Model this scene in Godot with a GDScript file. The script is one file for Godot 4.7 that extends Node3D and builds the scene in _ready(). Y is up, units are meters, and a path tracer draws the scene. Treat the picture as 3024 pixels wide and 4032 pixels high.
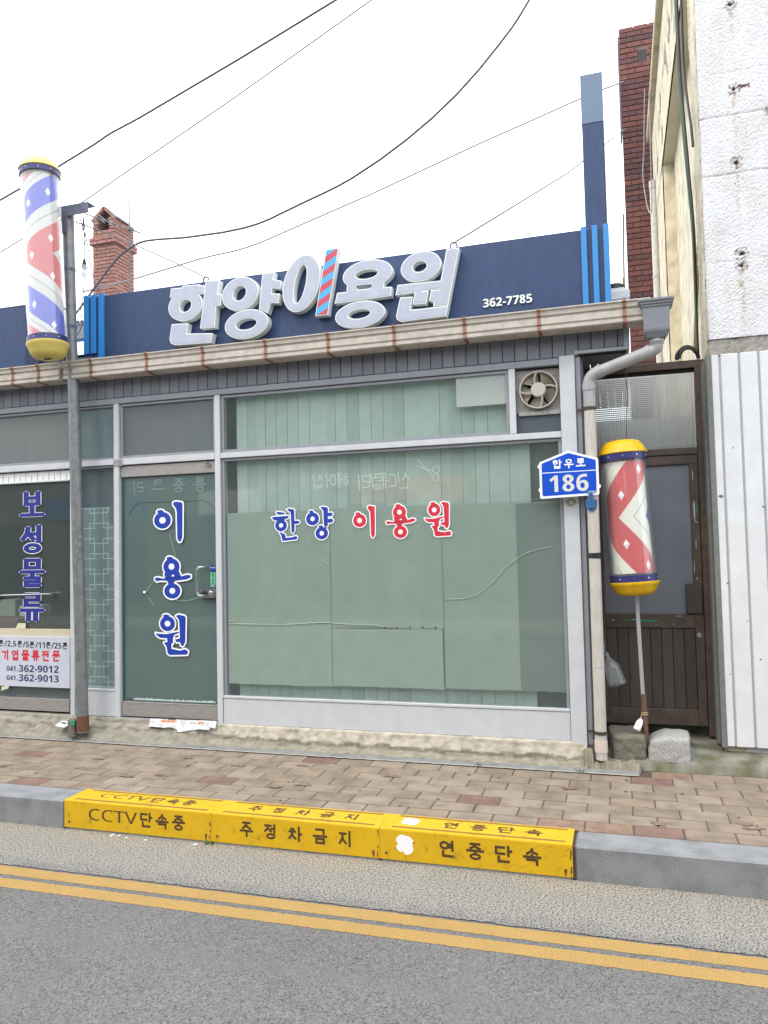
extends Node3D

var M := {}
var textures := {}
var names := {}
var boxes := {}
var flat := 1.0   # how much thinner the level strokes of lettering are
var rng := RandomNumberGenerator.new()

# ---------------------------------------------------------------- small tools
func c8(r: float, g: float, b: float, a := 255.0) -> Color:
	return Color(r / 255.0, g / 255.0, b / 255.0, a / 255.0)

func noise(sd: int, freq: float, kind := FastNoiseLite.TYPE_SIMPLEX_SMOOTH, oct := 3) -> FastNoiseLite:
	var n := FastNoiseLite.new()
	n.seed = sd
	n.frequency = freq
	n.noise_type = kind
	n.fractal_octaves = oct
	n.fractal_type = FastNoiseLite.FRACTAL_FBM if oct > 1 else FastNoiseLite.FRACTAL_NONE
	return n

func ntex(key: String, n: FastNoiseLite, stops: Array, size := 512) -> NoiseTexture2D:
	if textures.has(key):
		return textures[key]
	var t := NoiseTexture2D.new()
	t.width = size
	t.height = size
	t.seamless = true
	t.noise = n
	var g := Gradient.new()
	var offs := PackedFloat32Array()
	var cols := PackedColorArray()
	for s in stops:
		offs.append(s[0])
		cols.append(s[1] if s[1] is Color else Color(s[1], s[1], s[1]))
	g.offsets = offs
	g.colors = cols
	t.color_ramp = g
	textures[key] = t
	return t

func mk(col: Color, rough := 0.7, o := {}) -> StandardMaterial3D:
	var m := StandardMaterial3D.new()
	m.albedo_color = col
	m.roughness = rough
	m.metallic = o.get("metal", 0.0)
	m.metallic_specular = o.get("spec", 0.5)
	if o.has("tex") or o.has("bump") or o.has("rtex"):
		m.uv1_triplanar = true
		m.uv1_world_triplanar = true
		var s: float = o.get("s", 1.0)
		m.uv1_scale = o.get("s3", Vector3(s, s, s))
	if o.has("tex"):
		m.albedo_texture = o.tex
	if o.has("bump"):
		m.heightmap_enabled = true
		m.heightmap_texture = o.bump
		m.heightmap_scale = o.get("bs", 0.1)
	if o.has("rtex"):
		m.roughness_texture = o.rtex
	if o.has("det"):
		m.detail_enabled = true
		m.detail_albedo = o.det
		m.detail_blend_mode = BaseMaterial3D.BLEND_MODE_MUL
		m.detail_uv_layer = BaseMaterial3D.DETAIL_UV_2
		m.uv2_triplanar = true
		m.uv2_world_triplanar = true
		var d: float = o.get("ds", 0.5)
		m.uv2_scale = o.get("ds3", Vector3(d, d, d))
	if o.get("vc", false):
		m.vertex_color_use_as_albedo = true
	if col.a < 1.0:
		m.transparency = BaseMaterial3D.TRANSPARENCY_ALPHA
	if o.get("two", false):
		m.cull_mode = BaseMaterial3D.CULL_DISABLED
	if o.has("back"):
		m.backlight_enabled = true
		m.backlight = o.back
	return m

func uniq(par: Node, called: String) -> String:
	var key := str(par.get_instance_id()) + called
	var k: int = names.get(key, 0)
	names[key] = k + 1
	return called if k == 0 else "%s_%03d" % [called, k]

func thing(called: String, label: String, category: String, at := Vector3.ZERO, group := "") -> Node3D:
	var o := Node3D.new()
	o.name = uniq(self, called)
	add_child(o)
	o.position = at
	tag(o, label, category, group)
	return o

func tag(o: Node, label: String, category: String, group := "") -> void:
	o.set_meta("label", label)
	o.set_meta("category", category)
	if group:
		o.set_meta("group", group)

func structure(called: String, label: String, at := Vector3.ZERO) -> Node3D:
	var o := Node3D.new()
	o.name = uniq(self, called)
	add_child(o)
	o.position = at
	o.set_meta("kind", "structure")
	o.set_meta("label", label)
	return o

# every shape is written in world metres; a part sits so that its thing's base is undone
func hang(m: Node3D, parent: Node) -> void:
	parent.add_child(m)
	if parent != self and parent.get_parent() == self and parent is Node3D and not (parent is MeshInstance3D):
		m.position -= parent.position

func part(parent: Node, called: String, s: SurfaceTool, mat: Material, kind := "") -> MeshInstance3D:
	var o := MeshInstance3D.new()
	o.name = uniq(parent, called)
	s.set_material(mat)
	o.mesh = s.commit()
	hang(o, parent)
	if kind:
		o.set_meta("kind", kind)
	return o

func shared(parent: Node, called: String, mesh: Mesh, mat: Material, at: Vector3, turn := Basis()) -> MeshInstance3D:
	var o := MeshInstance3D.new()
	o.name = uniq(parent, called)
	o.mesh = mesh
	o.material_override = mat
	o.transform = Transform3D(turn, at)
	hang(o, parent)
	return o

func begin() -> SurfaceTool:
	var s := SurfaceTool.new()
	s.begin(Mesh.PRIMITIVE_TRIANGLES)
	return s

func tri(s: SurfaceTool, a: Vector3, b: Vector3, c: Vector3, n: Vector3) -> void:
	s.set_normal(n)
	if (c - a).cross(b - a).dot(n) < 0.0:
		s.add_vertex(a); s.add_vertex(c); s.add_vertex(b)
	else:
		s.add_vertex(a); s.add_vertex(b); s.add_vertex(c)

func quad(s: SurfaceTool, a: Vector3, b: Vector3, c: Vector3, d: Vector3, n: Vector3) -> void:
	tri(s, a, b, c, n)
	tri(s, a, c, d, n)

func box(s: SurfaceTool, lo: Vector3, hi: Vector3, ch := 0.0, x := Transform3D()) -> void:
	var mid := (lo + hi) * 0.5
	var h := (hi - lo) * 0.5
	h = Vector3(absf(h.x), absf(h.y), absf(h.z))
	ch = minf(ch, minf(h.x, minf(h.y, h.z)) * 0.49)
	var v := func(ax: int, sg: Vector3) -> Vector3:
		var p := Vector3(h.x - ch, h.y - ch, h.z - ch)
		p[ax] = h[ax]
		return x * (mid + p * sg)
	for ax in 3:
		var b := (ax + 1) % 3
		var c := (ax + 2) % 3
		for sg in [-1.0, 1.0]:
			var q := []
			for k in [[-1.0, -1.0], [1.0, -1.0], [1.0, 1.0], [-1.0, 1.0]]:
				var e := Vector3.ONE
				e[ax] = sg
				e[b] = k[0]
				e[c] = k[1]
				q.append(v.call(ax, e))
			var n := Vector3.ZERO
			n[ax] = sg
			quad(s, q[0], q[1], q[2], q[3], (x.basis * n).normalized())
	if ch <= 0.0:
		return
	for ax in 3:
		var b := (ax + 1) % 3
		var c := (ax + 2) % 3
		for sb in [-1.0, 1.0]:
			for sc in [-1.0, 1.0]:
				var e0 := Vector3.ONE
				e0[b] = sb; e0[c] = sc; e0[ax] = -1.0
				var e1 := e0
				e1[ax] = 1.0
				var n := Vector3.ZERO
				n[b] = sb; n[c] = sc
				quad(s, v.call(b, e0), v.call(b, e1), v.call(c, e1), v.call(c, e0), (x.basis * n).normalized())
	for sx in [-1.0, 1.0]:
		for sy in [-1.0, 1.0]:
			for sz in [-1.0, 1.0]:
				var e := Vector3(sx, sy, sz)
				tri(s, v.call(0, e), v.call(1, e), v.call(2, e), (x.basis * e).normalized())

func bx(parent: Node, called: String, lo: Vector3, hi: Vector3, mat: Material, ch := 0.002) -> MeshInstance3D:
	var s := begin()
	box(s, lo, hi, ch)
	return part(parent, called, s, mat)

func unit_box(size: Vector3, ch: float) -> ArrayMesh:
	var key := "%.4v %.4f" % [size, ch]
	if not boxes.has(key):
		var s := begin()
		box(s, -size * 0.5, size * 0.5, ch)
		boxes[key] = s.commit()
	return boxes[key]

func tube(s: SurfaceTool, pts: Array, r, seg := 8, caps := true) -> void:
	var n := pts.size()
	var prev := Vector3.ZERO
	var rings := []
	var dirs := []
	for i in n:
		var d: Vector3 = (pts[mini(i + 1, n - 1)] - pts[maxi(i - 1, 0)]).normalized()
		var u: Vector3
		if i == 0:
			u = d.cross(Vector3.UP if absf(d.y) < 0.9 else Vector3.RIGHT).normalized()
		else:
			u = (prev - d * prev.dot(d)).normalized()
		prev = u
		var w := d.cross(u)
		var ring := []
		var rr: float = r[i] if r is Array else r
		for k in seg:
			var a := TAU * k / seg
			var nn := u * cos(a) + w * sin(a)
			ring.append([pts[i] + nn * rr, nn])
		rings.append(ring)
		dirs.append(d)
	for i in n - 1:
		for k in seg:
			var k2 := (k + 1) % seg
			smooth4(s, rings[i][k], rings[i][k2], rings[i + 1][k2], rings[i + 1][k])
	if caps:
		for e in [0, n - 1]:
			var nn: Vector3 = -dirs[e] if e == 0 else dirs[e]
			for k in range(1, seg - 1):
				tri(s, rings[e][0][0], rings[e][k][0], rings[e][k + 1][0], nn)

func smooth3(s: SurfaceTool, a: Array, b: Array, c: Array) -> void:
	var g: Vector3 = (c[0] - a[0]).cross(b[0] - a[0])
	var l := [a, b, c] if g.dot(a[1] + b[1] + c[1]) >= 0.0 else [a, c, b]
	for p in l:
		s.set_normal(p[1])
		if p.size() > 2:
			s.set_uv(p[2])
		s.add_vertex(p[0])

func smooth4(s: SurfaceTool, a: Array, b: Array, c: Array, d: Array) -> void:
	smooth3(s, a, b, c)
	smooth3(s, a, c, d)

# profile of Vector2(radius, height) turned about the y axis of x
func lathe(s: SurfaceTool, prof: Array, x: Transform3D, seg := 32, uv := false, a0 := 0.0, a1 := TAU) -> void:
	var n := prof.size()
	var seglen := []
	var total := 0.0
	for i in n - 1:
		total += prof[i].distance_to(prof[i + 1])
	var run := 0.0
	for i in n - 1:
		var p: Vector2 = prof[i]
		var q: Vector2 = prof[i + 1]
		var d := (q - p).normalized()
		var nm := Vector2(d.y, -d.x)
		var n0 := nm
		var n1 := nm
		if i > 0:
			var e: Vector2 = (p - prof[i - 1]).normalized()
			if e.dot(d) > 0.7:
				n0 = (nm + Vector2(e.y, -e.x)).normalized()
		if i < n - 2:
			var e: Vector2 = (prof[i + 2] - q).normalized()
			if e.dot(d) > 0.7:
				n1 = (nm + Vector2(e.y, -e.x)).normalized()
		var v0 := run / total
		run += p.distance_to(q)
		var v1 := run / total
		for k in seg:
			var t0 := a0 + (a1 - a0) * k / seg
			var t1 := a0 + (a1 - a0) * (k + 1) / seg
			var f := func(r: Vector2, nn: Vector2, t: float, v: float) -> Array:
				return [x * Vector3(r.x * sin(t), r.y, r.x * cos(t)), (x.basis * Vector3(nn.x * sin(t), nn.y, nn.x * cos(t))).normalized(), Vector2((t - a0) / (a1 - a0), v)]
			if uv:
				smooth4(s, f.call(p, n0, t0, v0), f.call(p, n0, t1, v0), f.call(q, n1, t1, v1), f.call(q, n1, t0, v1))
			else:
				smooth4(s, f.call(p, n0, t0, v0).slice(0, 2), f.call(p, n0, t1, v0).slice(0, 2), f.call(q, n1, t1, v1).slice(0, 2), f.call(q, n1, t0, v1).slice(0, 2))

# a grid of points from a callable (i, j) -> Vector3, smooth normals; optional colour callable
func grid(s: SurfaceTool, nx: int, ny: int, pf: Callable, out: Vector3, cf = null) -> void:
	var p := []
	for j in ny + 1:
		var row := PackedVector3Array()
		for i in nx + 1:
			row.append(pf.call(i, j))
		p.append(row)
	var nn := []
	var cc := []
	for j in ny + 1:
		var row := PackedVector3Array()
		var crow := PackedColorArray()
		for i in nx + 1:
			var dx: Vector3 = p[j][mini(i + 1, nx)] - p[j][maxi(i - 1, 0)]
			var dy: Vector3 = p[mini(j + 1, ny)][i] - p[maxi(j - 1, 0)][i]
			var n := dx.cross(dy).normalized()
			row.append(n if n.dot(out) >= 0.0 else -n)
			if cf != null:
				crow.append(cf.call(i, j))
		nn.append(row)
		cc.append(crow)
	var o := [[0, 0], [1, 0], [1, 1], [0, 0], [1, 1], [0, 1]]
	var g: Vector3 = (p[1][1] - p[0][0]).cross(p[1][0] - p[0][0])
	if g.dot(out) > 0.0:
		o = [[0, 0], [1, 1], [1, 0], [0, 0], [0, 1], [1, 1]]
	for j in ny:
		for i in nx:
			for k in o:
				if cf != null:
					s.set_color(cc[j + k[1]][i + k[0]])
				s.set_normal(nn[j + k[1]][i + k[0]])
				s.add_vertex(p[j + k[1]][i + k[0]])

# profile (z, y) swept along x
func sweep_x(s: SurfaceTool, prof: Array, x0: float, x1: float, caps := false) -> void:
	for i in prof.size() - 1:
		var a: Vector2 = prof[i]
		var b: Vector2 = prof[i + 1]
		var d := (b - a).normalized()
		var n := Vector3(0, d.x, -d.y)
		quad(s, Vector3(x0, a.y, a.x), Vector3(x1, a.y, a.x), Vector3(x1, b.y, b.x), Vector3(x0, b.y, b.x), n)
	if caps:
		var pl := PackedVector2Array(prof)
		var ix := Geometry2D.triangulate_polygon(pl)
		for e in [[x0, Vector3.LEFT], [x1, Vector3.RIGHT]]:
			for k in range(0, ix.size(), 3):
				tri(s, Vector3(e[0], pl[ix[k]].y, pl[ix[k]].x), Vector3(e[0], pl[ix[k + 1]].y, pl[ix[k + 1]].x), Vector3(e[0], pl[ix[k + 2]].y, pl[ix[k + 2]].x), e[1])

# ---------------------------------------------------------------- flat shapes with holes
# plane: Transform3D whose x, y are the drawing axes and z the outward normal
func fill(s: SurfaceTool, outs: Array, hols: Array, pl: Transform3D, t: float) -> void:
	var ed := []
	var ys := []
	for kind in 2:
		for poly in ([outs, hols][kind]):
			var n: int = poly.size()
			for i in n:
				var a: Vector2 = poly[i]
				var b: Vector2 = poly[(i + 1) % n]
				ys.append(a.y)
				if absf(a.y - b.y) > 1e-9:
					ed.append([a, b, kind, 1 if b.y > a.y else -1] if b.y > a.y else [b, a, kind, -1])
	for i in ed.size():
		for j in range(i + 1, ed.size()):
			var e = ed[i]
			var f = ed[j]
			if e[0].y >= f[1].y or f[0].y >= e[1].y:
				continue
			if maxf(e[0].x, e[1].x) < minf(f[0].x, f[1].x) or maxf(f[0].x, f[1].x) < minf(e[0].x, e[1].x):
				continue
			var hit = Geometry2D.segment_intersects_segment(e[0], e[1], f[0], f[1])
			if hit != null:
				ys.append(hit.y)
	ys.sort()
	var n3 := pl.basis.z.normalized()
	for k in ys.size() - 1:
		var y0: float = ys[k]
		var y1: float = ys[k + 1]
		if y1 - y0 < 2e-6:
			continue
		var ym := (y0 + y1) * 0.5
		var cut := []
		for e in ed:
			if e[0].y < ym and e[1].y > ym:
				var sl: float = (e[1].x - e[0].x) / (e[1].y - e[0].y)
				cut.append([e[0].x + sl * (ym - e[0].y), e[0].x + sl * (y0 - e[0].y), e[0].x + sl * (y1 - e[0].y), e[2], e[3]])
		cut.sort_custom(func(a, b): return a[0] < b[0])
		var w := [0, 0]
		var open = null
		for q in cut:
			var was: bool = w[0] != 0 and w[1] == 0
			w[q[3]] += q[4]
			var now: bool = w[0] != 0 and w[1] == 0
			if now and not was:
				open = q
			elif was and not now and open != null:
				quad(s, pl * Vector3(open[1], y0, t), pl * Vector3(q[1], y0, t), pl * Vector3(q[2], y1, t), pl * Vector3(open[2], y1, t), n3)

func walls(s: SurfaceTool, outs: Array, hols: Array, pl: Transform3D, t0: float, t1: float) -> void:
	for kind in 2:
		for poly in ([outs, hols][kind]):
			var n: int = poly.size()
			var cw := Geometry2D.is_polygon_clockwise(PackedVector2Array(poly))
			for i in n:
				var a: Vector2 = poly[i]
				var b: Vector2 = poly[(i + 1) % n]
				var d := (b - a).normalized()
				var nn := Vector2(d.y, -d.x)
				# Godot's test speaks of y down: flip to taste
				var probe := (a + b) * 0.5 + nn * 1e-5
				var inside := Geometry2D.is_point_in_polygon(probe, PackedVector2Array(poly))
				if inside != (kind == 1):
					nn = -nn
				var n3 := (pl.basis * Vector3(nn.x, nn.y, 0)).normalized()
				quad(s, pl * Vector3(a.x, a.y, t0), pl * Vector3(b.x, b.y, t0), pl * Vector3(b.x, b.y, t1), pl * Vector3(a.x, a.y, t1), n3)

func slab(s: SurfaceTool, outs: Array, hols: Array, pl: Transform3D, t0: float, t1: float) -> void:
	fill(s, outs, hols, pl, t1)
	walls(s, outs, hols, pl, t0, t1)

func ell(c: Vector2, u: Vector2, v: Vector2, n := 30) -> PackedVector2Array:
	var p := PackedVector2Array()
	for i in n:
		var a := TAU * i / n
		p.append(c + u * cos(a) + v * sin(a))
	return p

func plane_at(o: Vector3, ux := Vector3.RIGHT, uy := Vector3.UP) -> Transform3D:
	return Transform3D(Basis(ux, uy, ux.cross(uy)), o)

# ---------------------------------------------------------------- Korean syllables as strokes
func cons(k: String, b: Rect2, tall: bool) -> Dictionary:
	var L := []
	var R := []
	match k:
		"g": L = [[[0, .04], [1, .04], [.82 if tall else 1.0, 1]]]
		"n": L = [[[0, 0], [0, 1], [1, 1]]]
		"d": L = [[[1, 0], [0, 0], [0, 1], [1, 1]]]
		"r": L = [[[0, 0], [1, 0], [1, .5], [0, .5], [0, 1], [1, 1]]]
		"m": L = [[[0, 0], [1, 0], [1, 1], [0, 1], [0, 0], [.3, 0]]]
		"b": L = [[[0, 0], [0, 1], [1, 1], [1, 0]], [[0, .45], [1, .45]]]
		"s": L = [[[.5, 0], [.42, .45], [0, 1]], [[.46, .3], [.6, .6], [1, 1]]]
		"o": R = [[.5, .5, .5, .5]]
		"j": L = [[[.04, 0], [.96, 0]], [[.5, 0], [.42, .5], [0, 1]], [[.46, .4], [.62, .7], [1, 1]]]
		"c": L = [[[.32, 0], [.68, 0]], [[.04, .28], [.96, .28]], [[.5, .28], [.42, .62], [0, 1]], [[.46, .55], [.62, .78], [1, 1]]]
		"k": L = [[[0, 0], [1, 0], [1, 1]], [[0, .5], [1, .5]]]
		"t": L = [[[1, 0], [0, 0], [0, 1], [1, 1]], [[0, .5], [.95, .5]]]
		"h": L = [[[.3, 0], [.7, 0]], [[.02, .26], [.98, .26]]]; R = [[.5, .74, .4, .27]]
	var out := {"l": [], "r": []}
	for l in L:
		var q := PackedVector2Array()
		for p in l:
			q.append(b.position + Vector2(p[0], p[1]) * b.size)
		out.l.append(q)
	for r in R:
		out.r.append([b.position + Vector2(r[0], r[1]) * b.size, Vector2(r[2], r[3]) * b.size])
	return out

func syllable(ch: String) -> Dictionary:
	var code := ch.unicode_at(0) - 0xAC00
	var ci := code / 588
	var vi := (code % 588) / 28
	var ji := code % 28
	var cn: String = ["g", "g", "n", "d", "d", "r", "m", "b", "b", "s", "s", "o", "j", "j", "c", "k", "t", "b", "h"][ci]
	var jn: String = {0: "", 1: "g", 4: "n", 7: "d", 8: "r", 16: "m", 17: "b", 19: "s", 21: "o", 22: "j"}.get(ji, "n")
	var out := {"l": [], "r": []}
	var add := func(d: Dictionary) -> void:
		out.l.append_array(d.l)
		out.r.append_array(d.r)
	var ln := func(a: Array) -> void:
		var q := PackedVector2Array()
		for p in a:
			q.append(Vector2(p[0], p[1]))
		out.l.append(q)
	var upright := vi in [0, 1, 2, 3, 4, 5, 6, 7, 20]
	if upright:
		var x := 0.82
		var yb := 0.58 if jn else 1.0
		add.call(cons(cn, Rect2(.04, .06, .5, .42) if jn else Rect2(.04, .14, .48, .7), true))
		ln.call([[x, 0], [x, yb]])
		if vi in [1, 5]:
			ln.call([[.98, 0], [.98, yb]])
			x = 0.78
		var mids := [yb * .5] if vi in [0, 1, 4, 5] else ([yb * .32, yb * .66] if vi in [2, 3, 6, 7] else [])
		for y in mids:
			if vi in [0, 1, 2, 3]:
				ln.call([[x, y], [1.0, y]])
			else:
				ln.call([[.58, y], [x, y]])
		if jn:
			add.call(cons(jn, Rect2(.2, .7, .62, .3), false))
	elif vi in [14, 9]:
		add.call(cons(cn, Rect2(.1, .04, .42, .3), false))
		ln.call([[.0, .48], [.64, .46]])
		ln.call([[.3, .48], [.3, .7]])
		ln.call([[.9, 0], [.9, .72]])
		ln.call([[.58, .6], [.9, .6]])
		if jn:
			add.call(cons(jn, Rect2(.2, .78, .7, .22), false))
	else:
		var ht := 0.3 if jn else 0.42
		add.call(cons(cn, Rect2(.2, .0, .6, ht), false))
		var y := 0.52 if jn else 0.84
		if vi in [13, 17]:
			y = 0.46 if jn else 0.62
		if vi == 18:
			y = 0.5 if jn else 0.72
		ln.call([[0, y], [1, y]])
		var up := 0.38 if jn else 0.52
		var dn := 0.6 if jn else 1.0
		match vi:
			8: ln.call([[.5, up], [.5, y]])
			12:
				ln.call([[.34, up], [.34, y]])
				ln.call([[.66, up], [.66, y]])
			13: ln.call([[.5, y], [.5, dn]])
			17:
				ln.call([[.32, y], [.32, dn]])
				ln.call([[.68, y], [.68, dn]])
		if jn:
			add.call(cons(jn, Rect2(.2, .7, .6, .3), false))
	return out

# polygons of one syllable in a box w by h whose top left is at (x, y up); sw: stroke width, grow: extra outline
func glyph(ch: String, x: float, y: float, w: float, h: float, sw: float, grow: float, soft: bool, knob := false) -> Dictionary:
	var d := syllable(ch)
	var outs := []
	var hols := []
	var f := func(p: Vector2) -> Vector2:
		return Vector2(x + sw * .5 + p.x * (w - sw), (y - sw * .5 / flat - p.y * (h - sw / flat))) * 1000.0
	for l in d.l:
		var q := PackedVector2Array()
		for p in l:
			q.append(f.call(p) * Vector2(1.0, flat))
		if not soft and grow <= 0.0 and q.size() == 2 and absf(q[0].x - q[1].x) < 1e-4:
			pass
		for poly in Geometry2D.offset_polyline(q, (sw * .5 + grow) * 1000.0, Geometry2D.JOIN_ROUND if soft or grow > 0.0 else Geometry2D.JOIN_MITER, Geometry2D.END_ROUND if soft or grow > 0.0 else Geometry2D.END_SQUARE):
			var back := PackedVector2Array()
			for v in poly:
				var vv: Vector2 = v
				if grow > 0.0:
					pass
				back.append(vv / Vector2(1.0, flat))
			if Geometry2D.is_polygon_clockwise(poly):
				hols.append(back)
			else:
				outs.append(back)
	for r in d.r:
		var c: Vector2 = f.call(r[0])
		var rx: float = r[1].x * (w - sw) * 1000.0
		var ry: float = r[1].y * (h - sw) * 1000.0
		var ow := sw * 500.0
		var ox := rx + ow
		var oy := ry + ow / flat
		var ix := maxf(rx - ow, ox * .3)
		var iy := maxf(ry - ow / flat, oy * .3)
		if soft and knob:
			ox = maxf(ox, oy * .92)
			ix = minf(ix, ox * .34)
			iy = minf(iy, oy * .34)
		var e := grow * 1000.0
		outs.append(ell(c, Vector2(ox + e, 0), Vector2(0, oy + e)))
		if ix > e * 1.05 and iy > e * 1.05:
			hols.append(ell(c, Vector2(ix - e, 0), Vector2(0, iy - e)))
		if knob:
			outs.append(ell(c + Vector2(-sw * 180.0, ry + sw * 420.0), Vector2(sw * 420.0 + grow * 900.0, 0), Vector2(0, sw * 300.0 + grow * 900.0), 14))
	var k := func(list: Array) -> Array:
		var o := []
		for p in list:
			var q := PackedVector2Array()
			for v in p:
				q.append(v * 0.001)
			o.append(q)
		return o
	return {"o": k.call(outs), "h": k.call(hols)}

# a run of syllables: returns one SurfaceTool; cells start at x, advance adv
func korean(txt: String, x: float, y: float, w: float, h: float, adv: float, sw: float, pl: Transform3D, t0: float, t1: float, soft := false, knob := false, grow := 0.0, down := false) -> SurfaceTool:
	var s := begin()
	for i in txt.length():
		if txt[i] == " ":
			continue
		var g := glyph(txt[i], x + (0.0 if down else adv * i), y - (adv * i if down else 0.0), w, h, sw, grow, soft, knob)
		slab(s, g.o, g.h, pl, t0, t1)
	return s

# a run of syllables, each a part of its own
func spell(parent: Node, called: String, mat: Material, txt: String, x: float, y: float, w: float, h: float, adv: float, sw: float, pl: Transform3D, t0: float, t1: float, soft := false, down := false) -> void:
	for i in txt.length():
		part(parent, called, korean(txt[i], x + (0.0 if down else adv * i), y - (adv * i if down else 0.0), w, h, adv, sw, pl, t0, t1, soft), mat)

func latin(parent: Node, called: String, txt: String, mat: Material, pl: Transform3D, x: float, y: float, w: float, h: float, bold := true, depth := 0.001) -> MeshInstance3D:
	var t := TextMesh.new()
	var f := SystemFont.new()
	f.font_names = PackedStringArray(["Droid Sans"])
	f.font_weight = 700 if bold else 400
	t.font = f
	t.font_size = 64
	t.pixel_size = 0.01
	t.depth = 0.02
	t.curve_step = 1.0
	t.text = txt
	var a := t.get_aabb()
	var sc := Vector3(w / a.size.x, h / a.size.y, depth / a.size.z)
	var o := MeshInstance3D.new()
	o.name = uniq(parent, called)
	o.mesh = t
	o.material_override = mat
	var b := Basis(pl.basis.x.normalized() * sc.x, pl.basis.y.normalized() * sc.y, pl.basis.z.normalized() * sc.z)
	o.transform = Transform3D(b, pl * Vector3(x, y, 0) - b * a.position)
	hang(o, parent)
	return o

# the five brush-drawn characters: outlines in picture-like units (y down), ellipses as [cx, cy, rx, ry]; map: unit box -> world box
func brush(ch: String) -> Dictionary:
	match ch:
		"이": return {"b": [915, 718, 1110, 975], "p": [[[1042, 733], [1060, 727], [1097, 735], [1100, 746], [1097, 940], [1086, 965], [1075, 966], [1065, 946], [1063, 790], [1058, 768], [1042, 747]]],
			"e": [[977, 836, 52, 50], [964, 784, 21, 11]], "h": [[977, 836, 19, 19]]}
		"용": return {"b": [918, 1050, 1158, 1315], "p": [[[996, 1140], [986, 1162], [1000, 1192], [1078, 1184], [1086, 1158], [1072, 1140], [1034, 1130]], [[930, 1184], [945, 1179], [990, 1188], [1075, 1179], [1128, 1165], [1148, 1170], [1149, 1184], [1122, 1195], [1040, 1205], [962, 1200], [942, 1206], [930, 1194]]],
			"e": [[1032, 1118, 50, 51], [1022, 1068, 21, 11], [1036, 1262, 50, 46], [1029, 1216, 20, 11]], "h": [[1032, 1117, 17, 18], [1036, 1261, 17, 17], [1041, 1172, 8, 7]]}
		"원": return {"b": [920, 1395, 1140, 1655], "p": [[[934, 1515], [950, 1519], [1000, 1521], [1074, 1505], [1081, 1514], [1050, 1526], [1042, 1545], [1040, 1580], [1006, 1582], [1004, 1548], [962, 1546], [942, 1532]], [[984, 1574], [1000, 1569], [1031, 1580], [1032, 1610], [1080, 1620], [1114, 1611], [1131, 1624], [1126, 1645], [1022, 1650], [1007, 1640], [1001, 1600]], [[1058, 1411], [1075, 1402], [1112, 1410], [1119, 1420], [1115, 1570], [1101, 1595], [1088, 1590], [1082, 1570], [1078, 1440], [1070, 1425]], [[1050, 1553], [1085, 1545], [1086, 1570], [1062, 1571]]],
			"e": [[1008, 1458, 46, 47], [1000, 1411, 20, 10]], "h": [[1008, 1458, 17, 17]]}
		"한": return {"b": [33, 108, 278, 376], "p": [[[78, 139], [95, 134], [150, 145], [152, 158], [100, 161], [85, 152]], [[40, 178], [60, 174], [178, 169], [184, 188], [150, 198], [72, 205], [50, 196]], [[165, 120], [185, 112], [225, 120], [231, 130], [230, 290], [216, 313], [204, 302], [199, 150], [190, 138]], [[228, 212], [262, 211], [273, 222], [268, 236], [228, 240]], [[103, 306], [115, 302], [150, 315], [156, 345], [210, 342], [240, 331], [253, 344], [246, 361], [130, 372], [122, 350], [118, 325]]],
			"e": [[118, 246, 50, 47]], "h": [[118, 245, 17, 17]]}
		"양": return {"b": [315, 95, 550, 366], "p": [[[440, 102], [460, 97], [500, 105], [506, 116], [502, 250], [482, 268], [468, 242], [465, 132], [456, 120]], [[502, 148], [535, 147], [546, 160], [536, 176], [502, 178]], [[502, 196], [540, 195], [549, 212], [536, 229], [502, 230]]],
			"e": [[375, 193, 55, 53], [364, 136, 20, 11], [450, 310, 53, 50], [442, 257, 20, 11]], "h": [[375, 193, 18, 18], [450, 310, 18, 18]]}
	return {}

func brushed(par: Node, ch: String, box2: Rect2, pl: Transform3D, grow: float, col: Material, called: String) -> void:
	var d := brush(ch)
	var b: Array = d.b
	var sx: float = box2.size.x / (b[2] - b[0])
	var sy: float = box2.size.y / (b[3] - b[1])
	var f := func(q: Array) -> Vector2:
		return Vector2(box2.position.x + (q[0] - b[0]) * sx, box2.position.y - (q[1] - b[1]) * sy) * 1000.0
	for pass_ in 2:
		var g := grow * 1000.0 * (1.0 if pass_ == 0 else -.12)
		var outs := []
		var hols := []
		for q in d.p:
			var poly := PackedVector2Array()
			for v in q:
				poly.append(f.call(v))
			for r in Geometry2D.offset_polygon(poly, g, Geometry2D.JOIN_ROUND):
				outs.append(scaled(r, .001))
		for e in d.e:
			outs.append(scaled(ell(f.call(e), Vector2(e[2] * sx * 1000.0 + g, 0), Vector2(0, e[3] * sy * 1000.0 + g), 26), .001))
		for e in d.h:
			var rx: float = e[2] * sx * 1000.0 - (g * .2 if pass_ == 0 else g)
			if pass_ == 1:
				hols.append(scaled(ell(f.call(e), Vector2(rx, 0), Vector2(0, e[3] * sy * 1000.0 - g), 20), .001))
		var s := begin()
		slab(s, outs, hols, pl, .0006 * pass_, .0008 + .0008 * pass_)
		part(par, "white_border" if pass_ == 0 else called, s, M.white if pass_ == 0 else col)

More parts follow.
